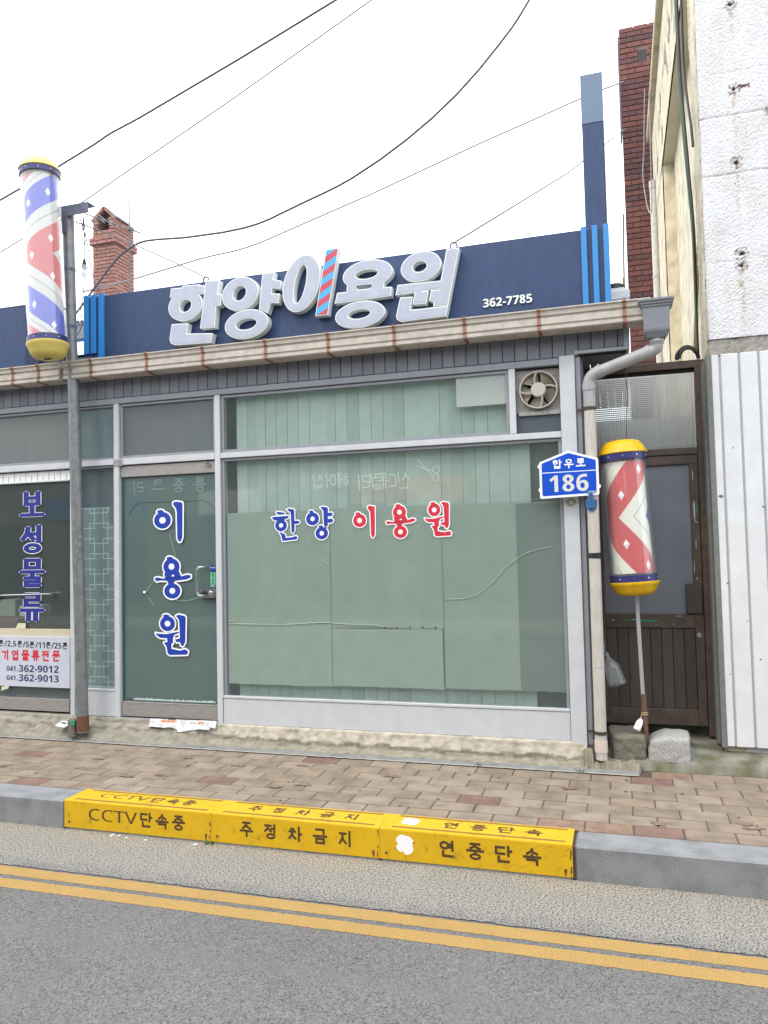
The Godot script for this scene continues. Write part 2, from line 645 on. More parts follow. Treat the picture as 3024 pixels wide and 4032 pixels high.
# ---------------------------------------------------------------- scene
func _ready() -> void:
	rng.seed = 7
	var cam := Camera3D.new()
	cam.name = "camera"
	cam.position = Vector3(3.1127, 1.4762, 5.3597)
	cam.rotation = Vector3(0.0481, 0.2958, -0.0219)
	cam.fov = 67.32
	cam.near = 0.05
	cam.far = 600.0
	add_child(cam)
	cam.current = true
	var we := WorldEnvironment.new()
	we.name = "world_environment"
	var env := Environment.new()
	env.background_mode = Environment.BG_SKY
	var sky := Sky.new()
	var sm := ProceduralSkyMaterial.new()
	sm.sky_top_color = c8(246, 250, 255)
	sm.sky_horizon_color = c8(205, 206, 209)
	sm.sky_energy_multiplier = 1.5
	sm.sky_curve = 0.35
	sm.ground_bottom_color = c8(120, 118, 115)
	sm.ground_horizon_color = c8(190, 190, 190)
	sm.sun_angle_max = 1.0
	sky.sky_material = sm
	env.sky = sky
	env.tonemap_mode = Environment.TONE_MAPPER_LINEAR
	env.tonemap_exposure = 1.28
	env.sdfgi_enabled = true
	env.ssao_enabled = true
	env.ssil_enabled = true
	we.environment = env
	add_child(we)
	var sun := DirectionalLight3D.new()
	sun.name = "sun"
	sun.light_energy = 0.4
	sun.light_angular_distance = 14.0
	sun.light_color = Color(1.0, 0.96, 0.9)
	sun.shadow_enabled = true
	sun.look_at_from_position(Vector3(-4.0, 8.0, 5.0), Vector3.ZERO)
	add_child(sun)
	materials()
	ground()
	kerb()
	barber_shop()
	neighbour_shop()
	fascia_and_gutter()
	shop_sign()
	right_side()
	gate()
	chimneys()
	poles()
	small_things()
	cables()
	across_the_street()

func materials() -> void:
	var fine := ntex("fine", noise(1, 0.22, FastNoiseLite.TYPE_SIMPLEX, 2), [[0.0, 0.84], [0.5, 0.95], [1.0, 1.0]])
	var fineb := ntex("fineb", noise(1, 0.22, FastNoiseLite.TYPE_SIMPLEX, 2), [[0.0, 0.0], [1.0, 1.0]])
	var blot := ntex("blot", noise(2, 0.012, FastNoiseLite.TYPE_SIMPLEX_SMOOTH, 5), [[0.15, 0.84], [0.5, 0.95], [0.85, 1.0]])
	var soft := ntex("soft", noise(3, 0.008, FastNoiseLite.TYPE_SIMPLEX_SMOOTH, 4), [[0.1, 0.955], [0.9, 1.0]])
	var agg := noise(11, 0.27, FastNoiseLite.TYPE_CELLULAR, 1)
	agg.cellular_return_type = FastNoiseLite.RETURN_CELL_VALUE
	agg.cellular_jitter = 1.0
	var aggd := noise(11, 0.27, FastNoiseLite.TYPE_CELLULAR, 1)
	aggd.cellular_return_type = FastNoiseLite.RETURN_DISTANCE2_SUB
	var asph := ntex("asph", agg, [[0.0, 0.55], [0.14, 0.76], [0.5, 0.87], [0.82, 0.92], [0.93, 1.0], [1.0, 1.0]], 1024)
	var asphb := ntex("asphb", aggd, [[0.0, 0.0], [0.4, 0.75], [1.0, 1.0]], 1024)
	var panagg := noise(17, 0.085, FastNoiseLite.TYPE_SIMPLEX, 3)
	var pan := ntex("pan", panagg, [[0.0, 0.48], [0.3, 0.6], [0.42, 0.88], [0.6, 0.95], [1.0, 1.0]], 1024)
	var panb := ntex("panb", panagg, [[0.0, 0.0], [0.34, 0.1], [0.46, 0.9], [1.0, 1.0]], 1024)
	var streak := ntex("streak", noise(5, 0.03, FastNoiseLite.TYPE_SIMPLEX_SMOOTH, 4), [[0.2, 0.9], [0.6, 0.98], [1.0, 1.0]])
	M.asphalt = mk(c8(121, 120, 118), 0.9, {"tex": asph, "bump": asphb, "bs": 0.14, "s": 0.62, "det": soft, "ds": 0.3})
	M.pan = mk(Color.WHITE, 0.95, {"tex": pan, "bump": panb, "bs": 0.2, "s": 0.75, "vc": true})
	M.line = mk(c8(170, 138, 80), 0.85, {"tex": fine, "bump": asphb, "bs": 0.03, "s": 0.62, "det": soft, "ds": 0.9})
	M.pavers = []
	for k in [[150, 135, 119], [154, 140, 124], [145, 131, 116], [152, 137, 119], [158, 144, 129]]:
		M.pavers.append(mk(c8(k[0], k[1], k[2]), 0.92, {"tex": fine, "bump": fineb, "bs": 0.06, "s": 2.3, "det": blot, "ds": 0.8}))
	M.paver_red = mk(c8(138, 110, 100), 0.92, {"tex": fine, "bump": fineb, "bs": 0.06, "s": 2.3, "det": blot, "ds": 0.8})
	M.paver_brown = mk(c8(140, 116, 99), 0.92, {"tex": blot, "bump": fineb, "bs": 0.06, "s": 1.7})
	M.joint = mk(c8(90, 76, 67), 1.0, {"tex": fine, "s": 3.0})
	M.kerb = mk(c8(152, 154, 157), 0.9, {"tex": ntex("granite", noise(43, 0.16, FastNoiseLite.TYPE_SIMPLEX, 2), [[0.1, 0.68], [0.45, 0.92], [0.8, 1.0]]), "bump": fineb, "bs": 0.12, "s": 1.9, "det": blot, "ds": 0.7})
	M.edge = mk(c8(143, 146, 146), 0.9, {"tex": fine, "bump": fineb, "bs": 0.08, "s": 1.9, "det": blot, "ds": 0.9})
	M.mortar = mk(Color.WHITE, 0.97, {"tex": blot, "bump": ntex("mortb", noise(21, 0.03, FastNoiseLite.TYPE_SIMPLEX_SMOOTH, 5), [[0.0, 0.0], [1.0, 1.0]]), "bs": 0.22, "s": 1.6, "vc": true, "det": fine, "ds": 3.0})
	M.mortar_line = mk(c8(176, 172, 160), 0.95, {"tex": fine, "s": 4.0})
	M.yellow = mk(c8(212, 170, 14), 0.42, {"tex": soft, "s": 1.2, "det": ntex("scuff", noise(31, 0.02, FastNoiseLite.TYPE_SIMPLEX_SMOOTH, 5), [[0.0, Color(0.7, 0.66, 0.6)], [0.16, Color(0.93, 0.92, 0.9)], [0.35, 1.0], [1.0, 1.0]]), "ds": 0.9})
	M.scrape = mk(c8(150, 118, 40), 0.7)
	M.brown_print = mk(c8(74, 52, 30), 0.6)
	M.grip = mk(c8(140, 108, 56), 0.9, {"tex": fine, "s": 6.0})
	M.rust = mk(c8(112, 74, 54), 0.9, {"tex": blot, "bump": fineb, "bs": 0.1, "s": 3.0})
	M.alu = mk(c8(195, 198, 203), 0.42, {"tex": soft, "s": 1.3, "spec": 0.5})
	M.alu_dark = mk(c8(140, 144, 152), 0.45, {"tex": soft, "s": 1.3})
	M.steel = mk(c8(168, 164, 162), 0.36, {"metal": 0.35, "tex": streak, "s3": Vector3(0.6, 5.0, 0.6)})
	M.chrome = mk(c8(205, 207, 210), 0.15, {"metal": 1.0})
	M.glass = mk(Color(0.80, 0.9, 0.88, 0.04), 0.03)
	M.film = mk(c8(131, 150, 139), 0.5, {"tex": soft, "s": 0.9})
	M.film_low = mk(c8(137, 157, 145), 0.5, {"tex": soft, "s": 0.9})
	M.film_dark = mk(c8(93, 108, 103), 0.5, {"tex": soft, "s": 0.9})
	M.seam = mk(c8(98, 116, 106), 0.6)
	M.tape = mk(c8(158, 176, 166), 0.4)
	M.blinds = []
	for k in [[150, 172, 163], [142, 165, 156], [156, 178, 169]]:
		M.blinds.append(mk(c8(k[0], k[1], k[2]), 0.8, {"tex": soft, "s": 1.5, "back": Color(0.15, 0.2, 0.17)}))
	M.door_film = mk(c8(64, 88, 86), 0.45, {"tex": soft, "s": 0.7})
	M.transom_reflection = mk(c8(84, 88, 96), 0.5, {"tex": soft, "s": 0.8})
	M.transom_reflection2 = mk(c8(108, 110, 112), 0.5, {"tex": soft, "s": 0.8})
	M.lattice_film = mk(c8(104, 128, 126), 0.5, {"tex": soft, "s": 1.5})
	M.lattice = mk(c8(176, 196, 192), 0.5)
	M.room = mk(c8(74, 76, 80), 0.9)
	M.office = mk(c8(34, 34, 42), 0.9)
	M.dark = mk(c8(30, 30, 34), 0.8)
	M.navy = mk(c8(34, 61, 104), 0.5, {"tex": soft, "s": 0.6, "det": streak, "ds3": Vector3(1.2, .25, 1.2)})
	M.column_grey = mk(c8(96, 116, 140), 0.5)
	M.sky_blue = mk(c8(40, 128, 196), 0.4)
	M.letter_white = mk(c8(226, 232, 230), 0.35)
	M.letter_face = mk(c8(172, 178, 194), 0.3, {"tex": soft, "s": 1.5})
	M.letter_red = mk(c8(186, 62, 82), 0.35)
	M.letter_cyan = mk(c8(62, 162, 214), 0.35)
	M.white = mk(c8(236, 237, 240), 0.45)
	M.print_blue = mk(c8(28, 58, 160), 0.4)
	M.print_navy = mk(c8(30, 38, 96), 0.4)
	M.print_red = mk(c8(196, 44, 62), 0.4)
	M.print_black = mk(c8(34, 36, 42), 0.5)
	M.board = mk(c8(196, 200, 212), 0.4, {"tex": soft, "s": 1.0})
	M.cream = mk(c8(196, 188, 162), 0.6, {"tex": soft, "s": 1.0})
	M.gutter = mk(c8(196, 188, 178), 0.5, {"tex": soft, "s": 0.8, "det": streak, "ds": 0.6})
	M.strap = mk(c8(156, 114, 92), 0.45, {"tex": blot, "s": 4.0, "metal": 0.3})
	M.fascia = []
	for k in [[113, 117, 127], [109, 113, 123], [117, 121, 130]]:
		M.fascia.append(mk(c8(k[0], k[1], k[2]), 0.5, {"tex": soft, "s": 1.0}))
	M.fascia_trim = mk(c8(150, 156, 164), 0.45)
	M.box_grey = mk(c8(124, 128, 137), 0.55, {"tex": soft, "s": 2.0})
	M.pvc = mk(c8(172, 172, 174), 0.5, {"tex": soft, "s": 1.4, "det": streak, "ds3": Vector3(3, 0.4, 3)})
	M.pvc_old = mk(c8(196, 192, 184), 0.5, {"tex": soft, "s": 1.4, "det": streak, "ds3": Vector3(4, 0.4, 4)})
	M.pvc_collar = mk(c8(206, 190, 178), 0.45)
	M.black = mk(c8(28, 28, 30), 0.5)
	M.iron = mk(c8(74, 60, 54), 0.7, {"tex": blot, "s": 5.0})
	M.side_wall = mk(c8(116, 124, 128), 0.6, {"tex": soft, "s": 1.0})
	M.stucco = mk(Color.WHITE, 0.9, {"tex": fine, "bump": fineb, "bs": 0.15, "s": 1.4, "vc": true})
	M.ochre = mk(Color.WHITE, 0.93, {"tex": fine, "bump": fineb, "bs": 0.12, "s": 1.6, "vc": true, "det": blot, "ds": 0.5})
	M.siding = mk(c8(216, 219, 222), 0.4, {"tex": soft, "s": 0.9})
	M.groove = mk(c8(170, 173, 178), 0.6)
	M.siding_trim = mk(c8(118, 120, 118), 0.55, {"tex": streak, "s": 1.0})
	M.slab = mk(Color.WHITE, 0.97, {"tex": blot, "bump": fineb, "bs": 0.2, "s": 1.3, "vc": true, "det": fine, "ds": 2.5})
	M.gate = mk(c8(90, 77, 68), 0.62, {"tex": blot, "s": 1.4})
	M.gate_plank = []
	for k in [[76, 69, 63], [72, 65, 60], [80, 72, 65]]:
		M.gate_plank.append(mk(c8(k[0], k[1], k[2]), 0.6, {"tex": streak, "s3": Vector3(3, 0.5, 3)}))
	M.frosted = mk(c8(122, 127, 136), 0.32, {"tex": soft, "s": 0.7})
	M.prism = mk(Color(0.93, 0.95, 0.95, 0.02), 0.05)
	M.prism.refraction_enabled = true
	M.prism.refraction_scale = 0.05
	M.green_paint = mk(c8(34, 140, 112), 0.6)
	M.white_chip = mk(c8(196, 196, 190), 0.7)
	M.bricks = []
	for k in [[124, 80, 77], [117, 76, 74], [130, 86, 81], [121, 82, 80], [113, 75, 75]]:
		M.bricks.append(mk(c8(k[0], k[1], k[2]), 0.93, {"tex": blot, "bump": fineb, "bs": 0.15, "s": 3.0}))
	M.bricks_soot = []
	for k in [[102, 73, 75], [95, 70, 74], [108, 76, 77]]:
		M.bricks_soot.append(mk(c8(k[0], k[1], k[2]), 0.95, {"tex": blot, "bump": fineb, "bs": 0.15, "s": 3.0}))
	M.bricks_left = []
	for k in [[162, 118, 110], [154, 112, 106], [168, 126, 117], [150, 114, 108]]:
		M.bricks_left.append(mk(c8(k[0], k[1], k[2]), 0.93, {"tex": blot, "bump": fineb, "bs": 0.15, "s": 3.0}))
	M.brick_joint = mk(c8(124, 100, 96), 1.0, {"tex": fine, "s": 3.0})
	M.cap_yellow = mk(c8(234, 186, 12), 0.3, {"tex": blot, "s": 3.0})
	M.cap_old = mk(c8(214, 194, 104), 0.4, {"tex": soft, "s": 3.0})
	M.band_navy = mk(c8(48, 50, 104), 0.35)
	M.clear = mk(Color(0.95, 0.96, 0.97, 0.06), 0.04)
	M.post = mk(c8(136, 140, 142), 0.45, {"tex": streak, "metal": 0.35, "s3": Vector3(3, 0.8, 3), "det": blot, "ds": 2.0})
	M.angle = mk(c8(98, 102, 116), 0.5)
	M.sign_blue = mk(c8(8, 74, 190), 0.3)
	M.reflective = mk(c8(206, 206, 204), 0.4)
	M.holder = mk(c8(62, 108, 156), 0.4)
	M.stone_dark = mk(c8(128, 124, 112), 0.95, {"tex": ntex("stone", noise(41, 0.05, FastNoiseLite.TYPE_SIMPLEX, 4), [[0.2, 0.78], [0.5, 0.93], [0.8, 1.0]]), "bump": fineb, "bs": 0.3, "s": 2.4})
	M.stone_pale = mk(c8(184, 184, 182), 0.92, {"tex": ntex("stone", null, []), "bump": fineb, "bs": 0.2, "s": 2.4})
	M.stick = mk(c8(168, 172, 176), 0.4, {"metal": 0.3})
	M.cable = mk(c8(96, 92, 98), 0.6)
	M.wire_sky = mk(c8(124, 121, 126), 0.7)
	M.wire_pale = mk(c8(160, 160, 162), 0.6)
	M.bottle = mk(Color(0.86, 0.9, 0.9, 0.16), 0.12)
	M.leaf = mk(c8(74, 110, 50), 0.7, {"two": true, "back": Color(0.1, 0.14, 0.04)})
	M.roof_blue = mk(c8(96, 150, 196), 0.4)
	M.roof_grey = mk(c8(120, 126, 132), 0.6)
	M.wall_far = mk(c8(120, 116, 110), 0.9, {"tex": blot, "s": 0.3})
	M.paper = mk(c8(222, 222, 226), 0.8)

# ---------------------------------------------------------------- ground
func ground() -> void:
	var ter := structure("terrain", "flat ground far beyond the street")
	var s := begin()
	quad(s, Vector3(-220, -0.24, -220), Vector3(220, -0.24, -220), Vector3(220, -0.24, 220), Vector3(-220, -0.24, 220), Vector3.UP)
	part(ter, "ground", s, M.mortar_line)
	var road := structure("road", "grey asphalt road with a double yellow line along its edge")
	s = begin()
	var nz := noise(71, 0.9)
	quad(s, Vector3(-60, -0.182, 1.35), Vector3(60, -0.182, 1.35), Vector3(60, -0.182, 9.2), Vector3(-60, -0.182, 9.2), Vector3.UP)
	part(road, "asphalt", s, M.asphalt)
	# the sandy concrete channel along the kerb, its edge fretted into the asphalt
	s = begin()
	var big := noise(72, 1.1, FastNoiseLite.TYPE_SIMPLEX_SMOOTH, 4)
	var mid := noise(73, 5.0, FastNoiseLite.TYPE_SIMPLEX_SMOOTH, 3)
	grid(s, 400, 26,
		func(i, j):
			var x: float = -3.5 + 9.5 * i / 400.0
			var z0: float = 1.4025 if j < 26 else 1.4025
			var z1: float = 1.915 + mid.get_noise_2d(x * 3.0, 4.0) * 0.012
			var t: float = j / 26.0
			return Vector3(x, -0.178 + 0.008 * maxf(0.0, 1.0 - t * 6.0) + mid.get_noise_2d(x * 2.0, t * 1.2) * 0.0012, lerpf(z0, z1, t)), Vector3.UP,
		func(i, j):
			var x: float = -3.5 + 9.5 * i / 400.0
			var t: float = j / 26.0
			var sand := clampf(1.25 - t * 4.2 + big.get_noise_2d(x, t * .5) * 1.3, 0.0, 1.0)
			var far := clampf((t - 0.75) * 4.0 + mid.get_noise_2d(x, t) * .6, 0.0, 1.0)
			var base := c8(152, 149, 142).lerp(c8(134, 132, 129), far)
			return base.lerp(c8(160, 152, 138), sand).srgb_to_linear())
	part(road, "gutter_channel", s, M.pan)
	for l in [[1.928, 2.02], [2.057, 2.148]]:
		s = begin()
		var e := noise(int(l[0] * 1000), 22.0, FastNoiseLite.TYPE_SIMPLEX, 2)
		var off := 0.0
		grid(s, 900, 1,
			func(i, j):
				var x: float = -4.5 + 12.0 * i / 900.0
				return Vector3(x, -0.1806, l[j] + e.get_noise_2d(x, j * 5.0) * 0.004), Vector3.UP)
		part(road, "yellow_line", s, M.line)
	# a few oil spots on the asphalt
	for sp in [[0.55, 3.55, .035], [2.05, 3.0, .022], [2.35, 3.9, .028], [0.2, 2.62, .03], [-0.5, 2.5, .05], [1.6, 3.4, .015], [2.9, 3.3, .016]]:
		s = begin()
		var pts := []
		for k in 14:
			var a := TAU * k / 14
			var r: float = sp[2] * (0.7 + 0.6 * rng.randf())
			pts.append(Vector2(sp[0] + cos(a) * r * 1.3, sp[1] + sin(a) * r))
		for k in 14:
			tri(s, Vector3(sp[0], -0.1805, sp[1]), Vector3(pts[k].x, -0.1805, pts[k].y), Vector3(pts[(k + 1) % 14].x, -0.1805, pts[(k + 1) % 14].y), Vector3.UP)
		part(road, "oil_spot", s, mk(c8(92, 92, 94), 0.8, {"tex": textures["asph"], "s": 0.62}))
	# pavement of brick pavers in running bond
	var walk := structure("pavement", "brick pavement between the shop front and the kerb")
	s = begin()
	quad(s, Vector3(-8, -0.0045, -0.2), Vector3(10, -0.0045, -0.2), Vector3(10, -0.0045, 1.196), Vector3(-8, -0.0045, 1.196), Vector3.UP)
	quad(s, Vector3(-8, -0.26, 1.196), Vector3(10, -0.26, 1.196), Vector3(10, -0.0045, 1.196), Vector3(-8, -0.0045, 1.196), Vector3(0, 0, 1))
	part(walk, "paver_bed", s, M.joint)
	var reds := [Vector2(1.066, .24), Vector2(-1.095, .592), Vector2(.568, .836), Vector2(-.721, 1.15), Vector2(2.194, .842), Vector2(3.366, 1.145), Vector2(3.356, .2)]
	var browns := [Vector2(2.91, 1.136), Vector2(2.65, 1.136), Vector2(3.2, .12), Vector2(3.45, .12)]
	var px := 0.2447
	var pz := 0.1468
	var sizes := [unit_box(Vector3(px - .005, .03, pz - .0115), .004), unit_box(Vector3(px - .006, .03, pz - .012), .005), unit_box(Vector3(px - .005, .03, pz - .0135), .0045)]
	for row in range(-1, 7):
		var z := .168 + pz * row + pz * .5
		var x := .441 + (0.0 if posmod(row, 2) == 0 else px * .5) - px * 13.0
		while x < 5.2:
			var cx := x + px * .5
			x += px
			if cx < -2.9 or (row < 0 and cx < 3.25) or (row == -1 and z < .03):
				continue
			var mat: Material = M.pavers[rng.randi() % 5]
			for q in reds:
				if absf(q.x - cx) < px * .5 and absf(q.y - z) < pz * .5:
					mat = M.paver_red
			for q in browns:
				if absf(q.x - cx) < px * .5 and absf(q.y - z) < pz * .5:
					mat = M.paver_brown
			var t := Basis.from_euler(Vector3(rng.randf_range(-.006, .006), rng.randf_range(-.008, .008), rng.randf_range(-.004, .004)))
			shared(walk, "paver", sizes[rng.randi() % 3], mat, Vector3(cx + rng.randf_range(-.001, .001), -.015 + rng.randf_range(-.001, .001), z), t)
	# dark gum spots and spills trodden into the pavers
	var gum := mk(c8(84, 68, 60), 0.9)
	for k in 26:
		var gx := rng.randf_range(-1.8, 3.9)
		var gz := rng.randf_range(.25, 1.12)
		s = begin()
		var r := rng.randf_range(.004, .013)
		for q in 9:
			var a := TAU * q / 9
			var b := TAU * (q + 1) / 9
			tri(s, Vector3(gx, .0042, gz), Vector3(gx + cos(a) * r, .003, gz + sin(a) * r), Vector3(gx + cos(b) * r, .003, gz + sin(b) * r), Vector3.UP)
		part(walk, "gum_spot", s, gum)
	var smear := mk(c8(134, 112, 99), 0.92, {"tex": textures["blot"], "s": 3.0})
	for k in 18:
		var gx := rng.randf_range(-1.7, .6) if k < 10 else rng.randf_range(.6, 3.9)
		var gz := rng.randf_range(.3, 1.05)
		s = begin()
		var pts := []
		for q in 12:
			var r := rng.randf_range(.012, .04)
			pts.append(Vector3(gx + cos(TAU * q / 12) * r * 1.7, .0035 + k * .00005, gz + sin(TAU * q / 12) * r))
		for q in 12:
			tri(s, Vector3(gx, .0035 + k * .00005, gz), pts[q], pts[(q + 1) % 12], Vector3.UP)
		part(walk, "stain", s, smear)
	# granite edging, pale mortar line, concrete apron under the shop fronts
	for e in [[-3.2, -2.15], [-2.145, -1.11], [-1.105, 0.045], [0.05, 1.09], [1.095, 2.13], [2.135, 3.185]]:
		bx(walk, "edging_stone", Vector3(e[0], -.05, -.04), Vector3(e[1], .006 + rng.randf() * .002, .148), M.edge, .004)
	s = begin()
	grid(s, 260, 1, func(i, j):
		var x: float = -3.2 + 6.38 * i / 260.0
		return Vector3(x, .0035, .147 + .02 * j + (mid.get_noise_2d(x * 9.0, 3.0) * .007 if j == 1 else 0.0)), Vector3.UP)
	part(walk, "mortar_line", s, M.mortar_line)
	s = begin()
	var lump := noise(81, 2.6, FastNoiseLite.TYPE_SIMPLEX_SMOOTH, 5)
	var mossn := noise(82, 2.0, FastNoiseLite.TYPE_SIMPLEX_SMOOTH, 4)
	# profile from the toe to the wall: (z, y) blends from left (broad) to right (steep)
	grid(s, 560, 20,
		func(i, j):
			var x: float = -3.0 + 5.86 * i / 560.0
			var w := clampf((0.25 - x) / 0.7, 0.0, 1.0)
			var t: float = j / 20.0
			var toe := lerpf(0.085, 0.13, w) + lump.get_noise_2d(x, 9.0) * .02
			var n := lump.get_noise_2d(x * 1.7, 3.0)
			# toe, edge of the ledge, foot and head of the plinth, under the frame
			var zs := [toe, toe - .008, lerpf(.022, .06, w) + n * .02, lerpf(.012, .012, w) + n * .004, .004, -.14]
			var ys := [-.01, .012, lerpf(.042, .08, w) + n * .02, lerpf(.1, .13, w) + n * .015, lerpf(.158, .165, w), lerpf(.164, .172, w)]
			var q := t * 5.0
			var k := mini(int(q), 4)
			var z := lerpf(zs[k], zs[k + 1], q - k)
			var y := lerpf(ys[k], ys[k + 1], q - k)
			var r := 1.0 - smoothstep(.72, .85, t)
			y += lump.get_noise_2d(x * 5.0, t * 2.0) * .008 * r
			z += lump.get_noise_2d(x * 5.0, t * 2.0 + 5.0) * .008 * r
			return Vector3(x, minf(y, .1735), z), Vector3(0, 1, 1),
		func(i, j):
			var x: float = -3.0 + 5.86 * i / 560.0
			var w := clampf((0.25 - x) / 0.7, 0.0, 1.0)
			var t: float = j / 20.0
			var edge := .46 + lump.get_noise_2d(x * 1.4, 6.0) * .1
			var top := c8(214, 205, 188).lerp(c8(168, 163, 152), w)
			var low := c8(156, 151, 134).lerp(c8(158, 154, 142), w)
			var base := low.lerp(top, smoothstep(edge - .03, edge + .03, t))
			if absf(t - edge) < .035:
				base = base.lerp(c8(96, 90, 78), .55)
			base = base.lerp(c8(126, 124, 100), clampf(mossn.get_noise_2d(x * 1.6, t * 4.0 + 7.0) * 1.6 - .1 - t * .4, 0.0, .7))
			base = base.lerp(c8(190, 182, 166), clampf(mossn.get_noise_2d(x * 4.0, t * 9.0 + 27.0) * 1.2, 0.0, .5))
			return base.srgb_to_linear())
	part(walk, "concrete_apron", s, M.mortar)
	# broken lump of mortar at the corner of the shop and around the pipe foot
	s = begin()
	grid(s, 40, 20, func(i, j):
		var x: float = 2.83 + .37 * i / 40.0
		var z: float = .075 - .33 * j / 20.0
		var y := .045 + lump.get_noise_2d(x * 4.0, z * 4.0) * .03
		if x < 2.9:
			y = .12 + lump.get_noise_2d(x * 6.0, z * 6.0) * .02
		if j == 0 or i == 0 or i == 40:
			y = -.02
		return Vector3(x, y, z + (lump.get_noise_2d(x * 5.0, 2.0) * .03 if j < 3 else 0.0)), Vector3(0, 1, .4),
		func(i, j): return c8(178, 170, 152).lerp(c8(128, 122, 104), clampf(mossn.get_noise_2d(i * .2, j * .2) + .4, 0.0, 1.0)).srgb_to_linear())
	part(walk, "broken_mortar", s, M.mortar)
	# mossy concrete step before the gate and the panelled wall
	s = begin()
	grid(s, 120, 40, func(i, j):
		var x: float = 2.9 + 2.4 * i / 120.0
		var z: float = .02 - 1.2 * j / 40.0
		var y := lerpf(.035, .1, clampf((.02 - z) / .3, 0.0, 1.0)) + lump.get_noise_2d(x * 2.0, z * 3.0) * .006
		if j == 0:
			y = -.03
		return Vector3(x, y, z + (lump.get_noise_2d(x * 3.0, 5.0) * .015 if j < 2 else 0.0)), Vector3(0, 1, .3),
		func(i, j):
			var m := clampf(mossn.get_noise_2d(i * .035, j * .09) * 1.3 + .45, 0.0, 1.0)
			return c8(150, 148, 138).lerp(c8(104, 104, 78), m).srgb_to_linear())
	part(walk, "mossy_step", s, M.slab)
	s = begin()
	quad(s, Vector3(2.8, .098, -1.1), Vector3(4.2, .098, -1.1), Vector3(4.2, .098, -12), Vector3(2.8, .098, -12), Vector3.UP)
	part(walk, "alley_floor", s, M.mortar_line)

